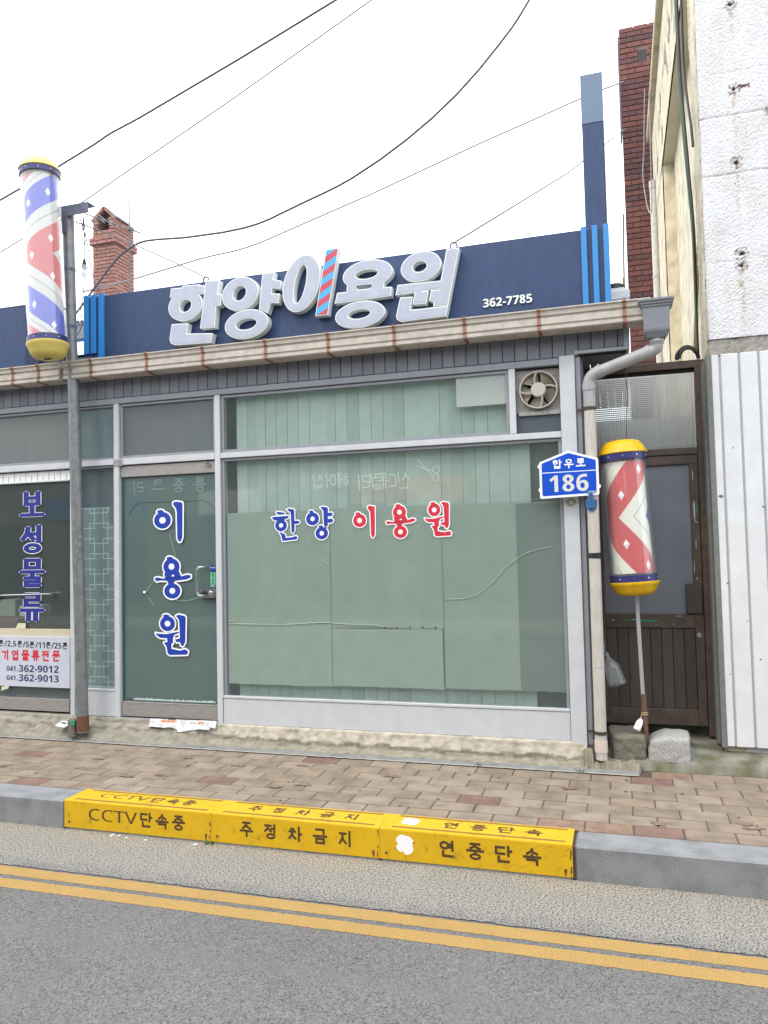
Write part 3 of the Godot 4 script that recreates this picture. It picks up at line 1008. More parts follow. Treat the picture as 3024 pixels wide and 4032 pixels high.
func kerb() -> void:
	var k := structure("kerb", "row of grey granite kerb stones along the road")
	var s := begin()
	for i in range(-3, 6):
		var x0 := -.1562 + i + .003
		var x1 := x0 + .994
		if i == 2:
			x1 = 2.838
		if i == 3:
			x0 = 2.852
		s = begin()
		var nz := noise(90 + i, 9.0, FastNoiseLite.TYPE_SIMPLEX_SMOOTH, 3)
		box(s, Vector3(x0, -.3, 1.196), Vector3(x1, -.001 if i < 0 or i > 2 else -.006, 1.4025), .011)
		var o := part(k, "kerb_stone", s, M.kerb)
	s = begin()
	box(s, Vector3(2.838, -.3, 1.2), Vector3(2.852, -.012, 1.396), 0.0)
	box(s, Vector3(-.17, -.3, 1.2), Vector3(-.155, -.012, 1.396), 0.0)
	part(k, "joint_filler", s, M.joint)
	var words := ["단속중", "주정차금지", "연중단속"]
	var lab := ["yellow metal kerb cover with printed CCTV warning, leftmost of the three", "yellow metal kerb cover with five spaced Korean characters, middle one of three", "yellow metal kerb cover with torn white sticker, beside the bare kerb stone"]
	for i in 3:
		var x0 := -.156 + i + .001
		var x1 := x0 + (.998 if i < 2 else .994)
		var c := thing("kerb_cover", lab[i], "kerb cover", Vector3((x0 + x1) * .5, -.18, 1.3), "yellow kerb covers")
		var z := 1.4065
		s = begin()
		# one bent plate: top and front with a rounded nose
		var prof := [Vector2(1.192, .001), Vector2(1.1925, .004), Vector2(1.398, .004), Vector2(1.4035, .0025), Vector2(1.406, -.003), Vector2(z, -.008), Vector2(z, -.158), Vector2(1.4035, -.159)]
		sweep_x(s, prof, x0, x1)
		for e in [x0, x1]:
			var sg := Vector3.LEFT if e == x0 else Vector3.RIGHT
			quad(s, Vector3(e, .004, 1.193), Vector3(e, .004, 1.402), Vector3(e, -.006, 1.402), Vector3(e, -.006, 1.193), sg)
			quad(s, Vector3(e, .003, 1.4035), Vector3(e, .003, z), Vector3(e, -.158, z), Vector3(e, -.158, 1.4035), sg)
		part(c, "plate", s, M.yellow)
		for g in [[1.207, 1.222], [1.372, 1.387]]:
			bx(c, "anti_slip_strip", Vector3(x0 + .06, .0035, g[0]), Vector3(x1 - .035, .0062, g[1]), M.grip, .0005)
		for bxx in [x0 + .035, x1 - .035]:
			s = begin()
			lathe(s, [Vector2(.008, 0), Vector2(.0075, .002), Vector2(.004, .0035), Vector2(0, .004)], Transform3D(Basis(Vector3.RIGHT, PI / 2), Vector3(bxx, -.125, z)), 10)
			part(c, "bolt", s, M.rust)
		var front := plane_at(Vector3(0, 0, z))
		# scrapes, worn most at the right end
		for q in [4, 6, 16][i]:
			var rx := x0 + (rng.randf_range(.1, .95) if i < 2 else .97 - pow(rng.randf(), 2.0) * .55)
			var ry := rng.randf_range(-.14, -.02)
			var ln := rng.randf_range(.02, .09)
			var an := rng.randf_range(.25, .9)
			var dx := cos(an) * ln * .5
			var dy := sin(an) * ln * .5
			var th := rng.randf_range(.0005, .0016)
			s = begin()
			slab(s, [PackedVector2Array([Vector2(rx - dx, maxf(ry - dy, -.155)), Vector2(rx, ry - th), Vector2(rx + dx, minf(ry + dy, -.012)), Vector2(rx, ry + th)])], [], front, 0.0, .0003 + q * .00001)
			part(c, "scrape", s, M.scrape)
		for q in 7:
			var ry := rng.randf_range(-.155, -.015)
			s = begin()
			slab(s, [ell(Vector2(x1 - .006 - rng.randf() * .006, ry), Vector2(rng.randf_range(.002, .005), 0), Vector2(0, rng.randf_range(.003, .014)), 8)], [], front, 0.0, .0004 + q * .00001)
			part(c, "rust_mark", s, M.rust)
		s = begin()
		slab(s, [PackedVector2Array([Vector2(x1 - .042, -.128), Vector2(x1 - .029, -.128), Vector2(x1 - .031, -.15), Vector2(x1 - .036, -.156), Vector2(x1 - .039, -.146)])], [], front, 0.0, .0003)
		part(c, "rust_mark", s, M.rust)
		var top := plane_at(Vector3(0, .004, 0), Vector3.RIGHT, Vector3(0, 0, -1))
		if i == 0:
			for f in 2:
				var pl: Transform3D = [front, top][f]
				var yb: float = [-.108, -1.323][f]
				latin(c, "lettering", "CCTV", M.brown_print, pl, .02, yb + .004, .335, .068, false, .0006)
				spell(c, "lettering", M.brown_print, words[0], .372, yb + .078, .086, .086, .108, .0125, pl, 0.0, .0006, false, false)
		elif i == 1:
			for f in 2:
				spell(c, "lettering", M.brown_print, words[1], 1.022, [-.03, -1.246][f], .084, .084, .147, .0125, [front, top][f], 0.0, .0006, false, false)
		else:
			for f in 2:
				var pl: Transform3D = [front, top][f]
				spell(c, "lettering", M.brown_print, words[2], 2.165, [-.032, -1.25][f], .092, .086, .1435, .013, pl, 0.0, .0006, false, false)
				s = begin()
				var cy: float = [-.074, -1.286][f]
				var outs := []
				for q in [[-.022, .026, .03, .022, .5], [.018, .022, .032, .02, -.6], [-.025, -.018, .026, .02, -.4], [.016, -.026, .03, .022, .7], [0, 0, .024, .022, 0]]:
					outs.append(ell(Vector2(1.985 + q[0], cy + q[1]), Vector2(cos(q[4]), sin(q[4])) * q[2], Vector2(-sin(q[4]), cos(q[4])) * q[3], 14))
				slab(s, outs, [], pl, 0.0, .0006)
				part(c, "torn_sticker", s, M.white)
				if f == 0:
					s = begin()
					slab(s, [ell(Vector2(2.03, -.062), Vector2(.006, 0), Vector2(0, .006), 10)], [], pl, .0005, .001)
					part(c, "red_dot", s, M.print_red)

# ---------------------------------------------------------------- barber shop
func framed(parent: Node, called: String, x0: float, x1: float, y0: float, y1: float, w: float, zb: float, zf: float, mat: Material) -> MeshInstance3D:
	var s := begin()
	box(s, Vector3(x0, y0 + w, zb), Vector3(x0 + w, y1 - w, zf), .002)
	box(s, Vector3(x1 - w, y0 + w, zb), Vector3(x1, y1 - w, zf), .002)
	box(s, Vector3(x0, y1 - w, zb), Vector3(x1, y1, zf), .002)
	box(s, Vector3(x0, y0, zb), Vector3(x1, y0 + w, zf), .002)
	return part(parent, called, s, mat)

func rect_sheet(parent: Node, called: String, x0: float, x1: float, y0: float, y1: float, z: float, mat: Material, th := .003) -> MeshInstance3D:
	var s := begin()
	box(s, Vector3(x0, y0, z - th), Vector3(x1, y1, z), 0.0)
	return part(parent, called, s, mat)

func barber_shop() -> void:
	var b := thing("barber_shop", "low barber shop with aluminium glass front under a navy sign", "shop", Vector3(1.0, .17, -1.5))
	# shell
	bx(b, "roof_slab", Vector3(-1.235, 2.86, -4.0), Vector3(2.9, 2.98, -.16), M.roof_grey, 0.0)
	bx(b, "back_wall", Vector3(-1.235, .1, -4.0), Vector3(2.9, 2.86, -3.9), M.room, 0.0)
	bx(b, "side_wall", Vector3(-1.26, .1, -3.9), Vector3(-1.235, 2.86, -.12), M.room, 0.0)
	bx(b, "side_wall", Vector3(2.868, .1, -3.9), Vector3(2.895, 2.86, -.02), M.side_wall, 0.0)
	bx(b, "floor", Vector3(-1.235, .0, -3.9), Vector3(2.868, .16, -.15), M.room, 0.0)
	bx(b, "ceiling", Vector3(-1.235, 2.8, -3.9), Vector3(2.868, 2.86, -.1), M.room, 0.0)
	# corner post of the side wall and its small bracket
	bx(b, "corner_strip", Vector3(2.866, .14, -.07), Vector3(2.9, 2.76, -.012), M.alu_dark)
	bx(b, "corner_strip", Vector3(2.9, .16, -.1), Vector3(2.912, 2.76, -.06), M.side_wall)
	# frame
	for p in [[-.828, -.782, .165, 2.715], [.1, .146, .155, 2.715]]:
		bx(b, "frame_post", Vector3(p[0], p[2], -.1), Vector3(p[1], p[3], 0.0), M.alu)
	bx(b, "corner_pillar", Vector3(2.76, .134, -.12), Vector3(2.863, 2.773, .006), M.alu, .003)
	bx(b, "frame_head", Vector3(-1.213, 2.717, -.1), Vector3(2.758, 2.763, -.002), M.alu_dark)
	bx(b, "transom_bar", Vector3(-1.213, 2.215, -.1), Vector3(-.83, 2.26, -.001), M.alu)
	bx(b, "transom_bar", Vector3(-.78, 2.209, -.1), Vector3(.098, 2.262, -.001), M.alu)
	bx(b, "transom_bar", Vector3(.148, 2.214, -.1), Vector3(2.758, 2.256, -.001), M.alu)
	bx(b, "fan_post", Vector3(2.411, 2.258, -.1), Vector3(2.455, 2.715, -.001), M.alu)
	# side light left of the door
	var sl := framed(b, "side_window", -1.212, -.83, .388, 2.213, .018, -.06, -.02, M.alu_dark)
	rect_sheet(sl, "pane", -1.19, -.85, .405, 2.197, -.032, M.glass, .004)
	rect_sheet(b, "patterned_film", -1.19, -.838, .4, 1.872, -.0385, M.lattice_film)
	lattice(b)
	rect_sheet(b, "dark_backing", -1.2, -.83, 1.5, 2.7, -.09, mk(c8(66, 80, 86), 0.6))
	var su := framed(b, "side_window", -1.212, -.83, 2.262, 2.714, .016, -.06, -.02, M.alu_dark)
	rect_sheet(su, "pane", -1.19, -.85, 2.276, 2.7, -.032, M.glass, .004)
	rect_sheet(b, "patterned_film", -1.19, -.85, 2.276, 2.7, -.04, mk(c8(88, 106, 112), 0.5))
	bx(b, "kick_panel", Vector3(-1.212, .17, -.05), Vector3(-.83, .386, -.008), M.alu)
	bx(b, "sill_bead", Vector3(-1.212, .375, -.03), Vector3(-.83, .39, -.002), M.alu)
	# window over the door
	var to := framed(b, "transom_window", -.778, .098, 2.264, 2.714, .02, -.06, -.02, M.alu_dark)
	rect_sheet(to, "pane", -.755, .08, 2.28, 2.698, -.032, M.glass, .004)
	rect_sheet(b, "painted_reflection", -.755, .08, 2.28, 2.698, -.042, M.transom_reflection)  # street reflection over the door, put into a flat grey sheet
	# door
	door(b, -.776, .094, .178, 2.2)
	var cl := begin()
	box(cl, Vector3(-.825, 2.2, -.001), Vector3(-.745, 2.256, .006), .002)
	var pv := part(b, "pivot_plate", cl, M.steel)
	for k in [[-.772, 2.218], [-.772, 2.238], [-.757, 2.218], [-.757, 2.238], [-.81, 2.228]]:
		var q := begin()
		lathe(q, [Vector2(.0045, 0), Vector2(.003, .002), Vector2(0, .0025)], Transform3D(Basis(Vector3.RIGHT, PI / 2), Vector3(k[0], k[1], .006)), 8)
		part(pv, "screw", q, M.dark)
	# sill board below the door
	bx(b, "threshold", Vector3(-.78, .15, -.1), Vector3(.098, .168, -.005), M.alu_dark)
	# big window
	var uw := framed(b, "upper_window", .15, 2.409, 2.258, 2.714, .022, -.07, -.02, M.alu_dark)
	rect_sheet(uw, "pane", .172, 2.388, 2.278, 2.694, -.03, M.glass, .004)
	var lw := framed(b, "display_window", .15, 2.757, .345, 2.212, .022, -.07, -.02, M.alu_dark)
	rect_sheet(lw, "pane", .172, 2.736, .365, 2.192, -.03, M.glass, .004)
	bx(b, "sill_bead", Vector3(.15, .355, -.03), Vector3(2.757, .373, .0), M.alu)
	bx(b, "kick_panel", Vector3(.15, .16, -.05), Vector3(2.757, .352, -.006), M.alu)
	blinds(b)
	films(b)
	fan(b)
	window_lettering(b)
	# strip of dirty grey wall seen right of the blinds
	rect_sheet(b, "inner_wall_strip", 2.47, 2.76, .3, 2.2, -.16, mk(c8(86, 98, 96), 0.8, {"tex": textures["blot"], "s": 0.6}))
	rect_sheet(b, "inner_wall_strip", .15, .24, .3, 2.7, -.3, mk(c8(66, 72, 80), 0.8))
	# white notice behind the upper pane
	rect_sheet(b, "white_notice", 2.03, 2.4, 2.48, 2.692, -.036, mk(c8(168, 176, 172), 0.6))

func lattice(b: Node) -> void:
	var s := begin()
	var z := -.0372
	var w := .006
	var hb := func(x0: float, x1: float, y: float) -> void:
		box(s, Vector3(x0 - w * .5, y - w * .5, z - .001), Vector3(x1 + w * .5, y + w * .5, z + rng.randf() * .0003), 0.0)
	var vb := func(x: float, y0: float, y1: float) -> void:
		box(s, Vector3(x - w * .5, y0, z - .001), Vector3(x + w * .5, y1, z + .0004 + rng.randf() * .0003), 0.0)
	var xl := -1.09
	var xr := -.915
	var g := .044
	var y := 1.614
	var sq := func(x: float, yt: float) -> void:
		hb.call(x, x + g, yt)
		hb.call(x, x + g, yt - .04)
		vb.call(x, yt - .04, yt)
		vb.call(x + g, yt - .04, yt)
	hb.call(-1.186, xl + g, 1.866)
	hb.call(xl + g, xr + .02, 1.866)
	sq.call(xl, 1.866); sq.call(xr - g, 1.866)
	hb.call(xl + g, xr - g, 1.826)
	vb.call(xl + g, 1.741, 1.826); vb.call(xr - g, 1.741, 1.826)
	sq.call(xl, 1.741); sq.call(xr - g, 1.741)
	hb.call(xl + g, xr - g, 1.741)
	hb.call(-1.186, xl, 1.701); hb.call(xr, -.87, 1.701)
	vb.call(xl, 1.614, 1.701); vb.call(xr, 1.614, 1.701)
	while y > .5:
		sq.call(xl, y); sq.call(xr - g, y)
		hb.call(-1.186, xl, y); hb.call(xr, -.843, y)
		hb.call(xl + g, xr - g, y - .04)
		vb.call(xl + g, maxf(y - .125, .41), y - .04); vb.call(xr - g, maxf(y - .125, .41), y - .04)
		var y2 := y - .125
		if y2 > .46:
			sq.call(xl, y2); sq.call(xr - g, y2)
			hb.call(xl + g, xr - g, y2)
			hb.call(-1.186, xl, y2 - .04); hb.call(xr, -.843, y2 - .04)
			vb.call(xl, maxf(y - .252, .41), y2 - .04); vb.call(xr, maxf(y - .252, .41), y2 - .04)
		y -= .252
	part(b, "lattice_print", s, M.lattice)
	# the torn corner
	s = begin()
	var pts := [Vector2(-.835, 1.88), Vector2(-.9, 1.88), Vector2(-.894, 1.85), Vector2(-.905, 1.815), Vector2(-.9, 1.78), Vector2(-.88, 1.735), Vector2(-.857, 1.72), Vector2(-.845, 1.67), Vector2(-.835, 1.66)]
	slab(s, [PackedVector2Array(pts)], [], plane_at(Vector3.ZERO), -.038, -.0362)
	part(b, "torn_gap", s, mk(c8(70, 84, 88), 0.6))

func door(b: Node, x0: float, x1: float, y0: float, y1: float) -> void:
	var s := begin()
	box(s, Vector3(x0, 2.11, -.06), Vector3(x1, y1, -.02), .002)
	var d := part(b, "door", s, M.steel)
	s = begin()
	box(s, Vector3(x0, y0, -.06), Vector3(x1, .285, -.02), .002)
	box(s, Vector3(x0, .285, -.055), Vector3(x1, .293, -.018), .001)
	part(d, "bottom_rail", s, M.steel)
	rect_sheet(d, "pane", x0 + .012, x1 - .004, .293, 2.112, -.036, M.glass, .006)
	rect_sheet(d, "door_film", x0 + .02, x1 - .004, .315, 2.1, -.0435, M.door_film)
	bx(d, "edge_seal", Vector3(x0 + .004, .29, -.05), Vector3(x0 + .011, 2.11, -.03), mk(c8(20, 92, 80), 0.5))
	# strip of glue under the film
	s = begin()
	grid(s, 60, 1, func(i, j):
		var x := lerpf(x0 + .1, x1 - .03, i / 60.0)
		return Vector3(x, .306 + (.014 + rng.randf_range(-.006, .006)) * j, -.0352), Vector3(0, 0, 1))
	part(d, "glue_strip", s, M.lattice)
	# lock in the top rail
	s = begin()
	lathe(s, [Vector2(.021, -.03), Vector2(.021, .012), Vector2(.018, .016), Vector2(.01, .016), Vector2(.009, .012), Vector2(0, .012)], Transform3D(Basis(Vector3.RIGHT, PI / 2), Vector3(.036, 2.172, -.02)), 20)
	part(d, "top_lock", s, M.chrome)
	# pull handle
	s = begin()
	tube(s, [Vector3(-.004, 1.365, -.03), Vector3(-.006, 1.367, .012), Vector3(-.03, 1.366, .028), Vector3(-.05, 1.345, .032), Vector3(-.052, 1.25, .034), Vector3(-.052, 1.18, .032), Vector3(-.048, 1.15, .026), Vector3(-.02, 1.14, .02)], .0085, 10)
	part(d, "pull_handle", s, M.chrome)
	s = begin()
	box(s, Vector3(-.05, 1.128, -.03), Vector3(.09, 1.192, .004), .004)
	var lk := part(d, "lock_case", s, M.chrome)
	s = begin()
	lathe(s, [Vector2(.017, 0), Vector2(.017, .008), Vector2(.013, .011), Vector2(.006, .011), Vector2(.004, .007), Vector2(0, .007)], Transform3D(Basis(Vector3.RIGHT, PI / 2), Vector3(.055, 1.162, .004)), 18)
	part(d, "lock_cylinder", s, M.chrome)
	s = begin()
	box(s, Vector3(-.035, 1.152, .003), Vector3(.03, 1.172, .0055), .001)
	part(d, "lock_slot", s, M.dark)
	# stickers
	var pl := plane_at(Vector3(0, 0, -.0295))
	s = begin()
	slab(s, [ell(Vector2(.055, 1.355), Vector2(.025, 0), Vector2(0, .025), 24)], [], pl, -.001, 0.0)
	part(d, "round_sticker", s, M.print_blue)
	spell(d, "sticker_print", M.white, "당기세요", .034, 1.364, .0095, .01, .011, .0014, pl, 0.0, .0004, false, false)
	s = begin()
	box(s, Vector3(.034, 1.226, -.0305), Vector3(.078, 1.322, -.0296), 0.0)
	part(d, "green_sticker", s, mk(c8(98, 190, 150), 0.5))
	spell(d, "sticker_print", M.print_black, "당기세요", .045, 1.315, .022, .019, .022, .0035, pl, 0.0, .0004, false, true)
	latin(d, "sticker_print", "PULL", M.white, pl, .038, 1.212, .034, .009, true, .0004)
	# inner push bar end and its button
	s = begin()
	lathe(s, [Vector2(.0, .018), Vector2(.012, .014), Vector2(.016, .006), Vector2(.016, 0)], Transform3D(Basis(Vector3.RIGHT, PI / 2), Vector3(-.561, 1.166, -.03)), 14)
	part(d, "bar_end", s, M.chrome)
	# crack lines held with clear tape
	for c in [[[-.555, 1.17], [-.5, 1.235], [-.44, 1.275]], [[-.555, 1.155], [-.51, 1.105], [-.48, 1.07]], [[-.33, 1.63], [-.3, 1.53], [-.27, 1.43]], [[-.3, 1.115], [-.24, 1.1], [-.16, 1.105], [-.06, 1.13]]]:
		tape_line(d, c, -.0294, .0016)
	# curtain rail shape seen through the door film
	s = begin()
	tube(s, [Vector3(-.72, 1.79, -.042), Vector3(-.68, 1.86, -.042), Vector3(-.62, 1.9, -.042), Vector3(-.3, 1.895, -.042), Vector3(-.02, 1.895, -.042), Vector3(.04, 1.86, -.042), Vector3(.08, 1.81, -.042)], .004, 6)
	part(d, "curtain_rail", s, mk(c8(52, 70, 68), 0.6))
	# big blue characters with white borders
	for k in [["이", Rect2(-.486, 1.906, .295, .349)], ["용", Rect2(-.485, 1.463, .361, .355)], ["원", Rect2(-.486, 1.002, .33, .338)]]:
		brushed(d, k[0], k[1], pl, .011, M.print_blue, "blue_character")
	# reflection of lettering across the street, drawn as faint reversed strokes
	var mp := Transform3D(Basis(Vector3.LEFT, Vector3.UP, Vector3.BACK), Vector3(0, 0, -.0412))
	spell(d, "reflected_lettering", mk(c8(102, 128, 126), 0.5), "룡중크리", -.0, 2.08, .115, .115, .19, .013, mp, 0.0, .0004, false, false)

func tape_line(parent: Node, pts: Array, z: float, w: float) -> void:
	var c := Curve2D.new()
	for i in pts.size():
		var p := Vector2(pts[i][0], pts[i][1])
		var a := Vector2(pts[maxi(i - 1, 0)][0], pts[maxi(i - 1, 0)][1])
		var b := Vector2(pts[mini(i + 1, pts.size() - 1)][0], pts[mini(i + 1, pts.size() - 1)][1])
		var t := (b - a) / 6.0
		c.add_point(p, -t, t)
	var l := []
	for p in c.tessellate(4, 2.0):
		l.append(Vector3(p.x, p.y, z))
	var s := begin()
	tube(s, l, w, 5)
	part(parent, "crack_tape", s, M.tape)

func blinds(b: Node) -> void:
	var x := .245
	while x < 2.46:
		var w := rng.randf_range(.088, .094)
		var s := begin()
		var tilt := rng.randf_range(-.02, .05)
		var r := Transform3D(Basis(Vector3.UP, tilt), Vector3(x + w * .5, 0, -.1))
		# a slat bowed a little across its width
		for k in 4:
			var a := -w * .5 + w * k / 4.0
			var c := a + w / 4.0
			var za := .004 - pow(a / w, 2) * .008
			var zc := .004 - pow(c / w, 2) * .008
			var n := (r.basis * Vector3(-(zc - za), 0, c - a)).normalized()
			quad(s, r * Vector3(a, .3, za), r * Vector3(c, .3, zc), r * Vector3(c, 2.7, zc), r * Vector3(a, 2.7, za), n)
		part(b, "blind_slat", s, M.blinds[rng.randi() % 3])
		x += w * [1.03, 1.03, 1.03, .72, .6][rng.randi() % 5]

func films(b: Node) -> void:
	var z := -.0365
	var list := [[.182, 1.038, .93, 1.782, M.film], [.182, 1.038, .462, .928, M.film_low], [1.044, 1.894, .9, 1.786, M.film], [1.044, 1.886, .47, .894, M.film_low], [1.9, 2.74, .478, 1.778, M.film]]
	for f in list:
		var s := begin()
		var n := noise(int(f[0] * 100), 4.0)
		grid(s, 24, 24, func(i, j):
			var u: float = i / 24.0
			var v: float = j / 24.0
			var x := lerpf(f[0], f[1], u)
			var y := lerpf(f[2], f[3], v)
			if j == 0:
				y += n.get_noise_2d(x * 3.0, 1.0) * .008
			return Vector3(x, y, z + n.get_noise_2d(x * 1.5, y * 1.5) * .0012), Vector3(0, 0, 1))
		part(b, "frosted_film", s, f[4])
	rect_sheet(b, "frosted_film", 2.43, 2.738, .48, 1.772, -.0345, mk(c8(108, 122, 117, 150), 0.5))  # overlay sheet: the dark room behind, put into the colour
	for q in [[1.0385, 1.0435, .47, 1.784], [1.8945, 1.8995, .48, 1.78]]:
		rect_sheet(b, "film_seam", q[0], q[1], q[2], q[3], -.0345, M.seam, .001)
	tape_line(b, [[.19, .925], [.4, .92], [.7, .922], [.95, .938], [1.03, .936]], -.0285, .003)
	tape_line(b, [[1.04, .935], [1.2, .925], [1.36, .925], [1.46, .91]], -.0285, .0026)
	tape_line(b, [[1.46, .91], [1.6, .905], [1.75, .895], [1.88, .885]], -.0345, .0016)
	tape_line(b, [[1.915, 1.109], [2.067, 1.118], [2.179, 1.164], [2.276, 1.252], [2.356, 1.336], [2.496, 1.426], [2.664, 1.466]], -.0285, .002)
	tape_line(b, [[.85, 1.6], [.872, 1.53], [.905, 1.465], [.96, 1.41], [1.036, 1.368]], -.0285, .0014)
	# torn bits of the paper edge under the middle film
	for k in 5:
		var x := 1.45 + k * .095
		rect_sheet(b, "dark_slit", x, x + .012, .896, .915, -.0342, M.dark, .001)

func window_lettering(b: Node) -> void:
	var pl := plane_at(Vector3(0, 0, -.0295))
	for q in [["한", Rect2(.561, 1.805, .245, .256), 0], ["양", Rect2(.848, 1.808, .227, .256), 0], ["이", Rect2(1.219, 1.808, .192, .255), 1], ["용", Rect2(1.473, 1.809, .243, .264), 1], ["원", Rect2(1.761, 1.813, .218, .261), 1]]:
		brushed(b, q[0], q[1], pl, .0075, M.print_blue if q[2] == 0 else M.print_red, "window_character")
	# reflected shop script and scissors, drawn on the glass as pale strokes
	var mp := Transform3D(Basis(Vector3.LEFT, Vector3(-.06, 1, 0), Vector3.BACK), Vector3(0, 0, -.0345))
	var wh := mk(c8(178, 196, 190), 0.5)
	spell(b, "reflected_script", wh, "신데렐라", -1.79, 2.04, .105, .125, .102, .006, mp, 0.0, .0005, true, false)
	spell(b, "reflected_script", wh, "헤어샵", -1.325, 2.06, .095, .115, .103, .006, mp, 0.0, .0005, true, false)
	var s := begin()
	tube(s, [Vector3(1.72, 2.075, -.034), Vector3(1.8, 2.045, -.034), Vector3(1.845, 2.03, -.034)], .003, 5)
	tube(s, [Vector3(1.735, 2.12, -.034), Vector3(1.79, 2.05, -.034), Vector3(1.84, 2.0, -.034)], .003, 5)
	for c in [Vector3(1.868, 2.04, -.034), Vector3(1.862, 1.985, -.034)]:
		var ring := []
		for q in 17:
			ring.append(c + Vector3(cos(TAU * q / 16.0) * .024, sin(TAU * q / 16.0) * .027, 0))
		tube(s, ring, .0032, 5, false)
	part(b, "reflected_scissors", s, wh)

func fan(b: Node) -> void:
	var s := begin()
	var hole := ell(Vector2(2.613, 2.556), Vector2(.128, 0), Vector2(0, .128), 36)
	slab(s, [PackedVector2Array([Vector2(2.457, 2.405), Vector2(2.758, 2.405), Vector2(2.758, 2.705), Vector2(2.457, 2.705)])], [hole], plane_at(Vector3.ZERO), -.06, -.045)
	var f := part(b, "exhaust_fan", s, mk(c8(150, 146, 140), 0.6, {"tex": textures["blot"], "s": 2.0}))
	s = begin()
	var x := Transform3D(Basis(Vector3.RIGHT, PI / 2), Vector3(2.613, 2.556, -.06))
	lathe(s, [Vector2(.121, -.05), Vector2(.121, .05), Vector2(.124, .055), Vector2(.131, .055), Vector2(.131, .045), Vector2(.128, .04), Vector2(.128, -.05)], x, 40)
	part(f, "fan_ring", s, mk(c8(176, 172, 164), 0.45))
	s = begin()
	lathe(s, [Vector2(.052, -.03), Vector2(.052, .052), Vector2(.047, .06), Vector2(0, .061)], x, 28)
	part(f, "hub", s, mk(c8(178, 174, 166), 0.5))
	for k in 4:
		s = begin()
		var a := k * PI / 2 + .5
		var p := []
		for t in 6:
			var r := lerpf(.045, .127, t / 5.0)
			var q := a - t * .09
			p.append(Vector3(2.613 + cos(q) * r, 2.556 + sin(q) * r, -.012))
		tube(s, p, .008, 8)
		part(f, "guard_arm", s, mk(c8(158, 152, 142), 0.5))
	for k in 5:
		s = begin()
		var a0 := k * TAU / 5 + .3
		grid(s, 6, 6, func(i, j):
			var r := lerpf(.04, .115, j / 6.0)
			var q: float = a0 + i / 6.0 * (.95 + .2 * j / 6.0)
			return Vector3(2.613 + cos(q) * r, 2.556 + sin(q) * r, -.05 + .03 * i / 6.0), Vector3(0, 0, 1))
		part(f, "blade", s, mk(c8(122, 113, 100), 0.55, {"two": true}))
	rect_sheet(b, "fan_back", 2.46, 2.757, 2.38, 2.71, -.16, M.dark)
	bx(b, "fan_rail", Vector3(2.47, 2.382, -.05), Vector3(2.756, 2.41, -.03), mk(c8(150, 156, 150), 0.6, {"tex": textures["blot"], "s": 2.0}))
	rect_sheet(b, "fan_lower_pane", 2.46, 2.757, 2.26, 2.383, -.05, mk(c8(78, 86, 96), 0.25))

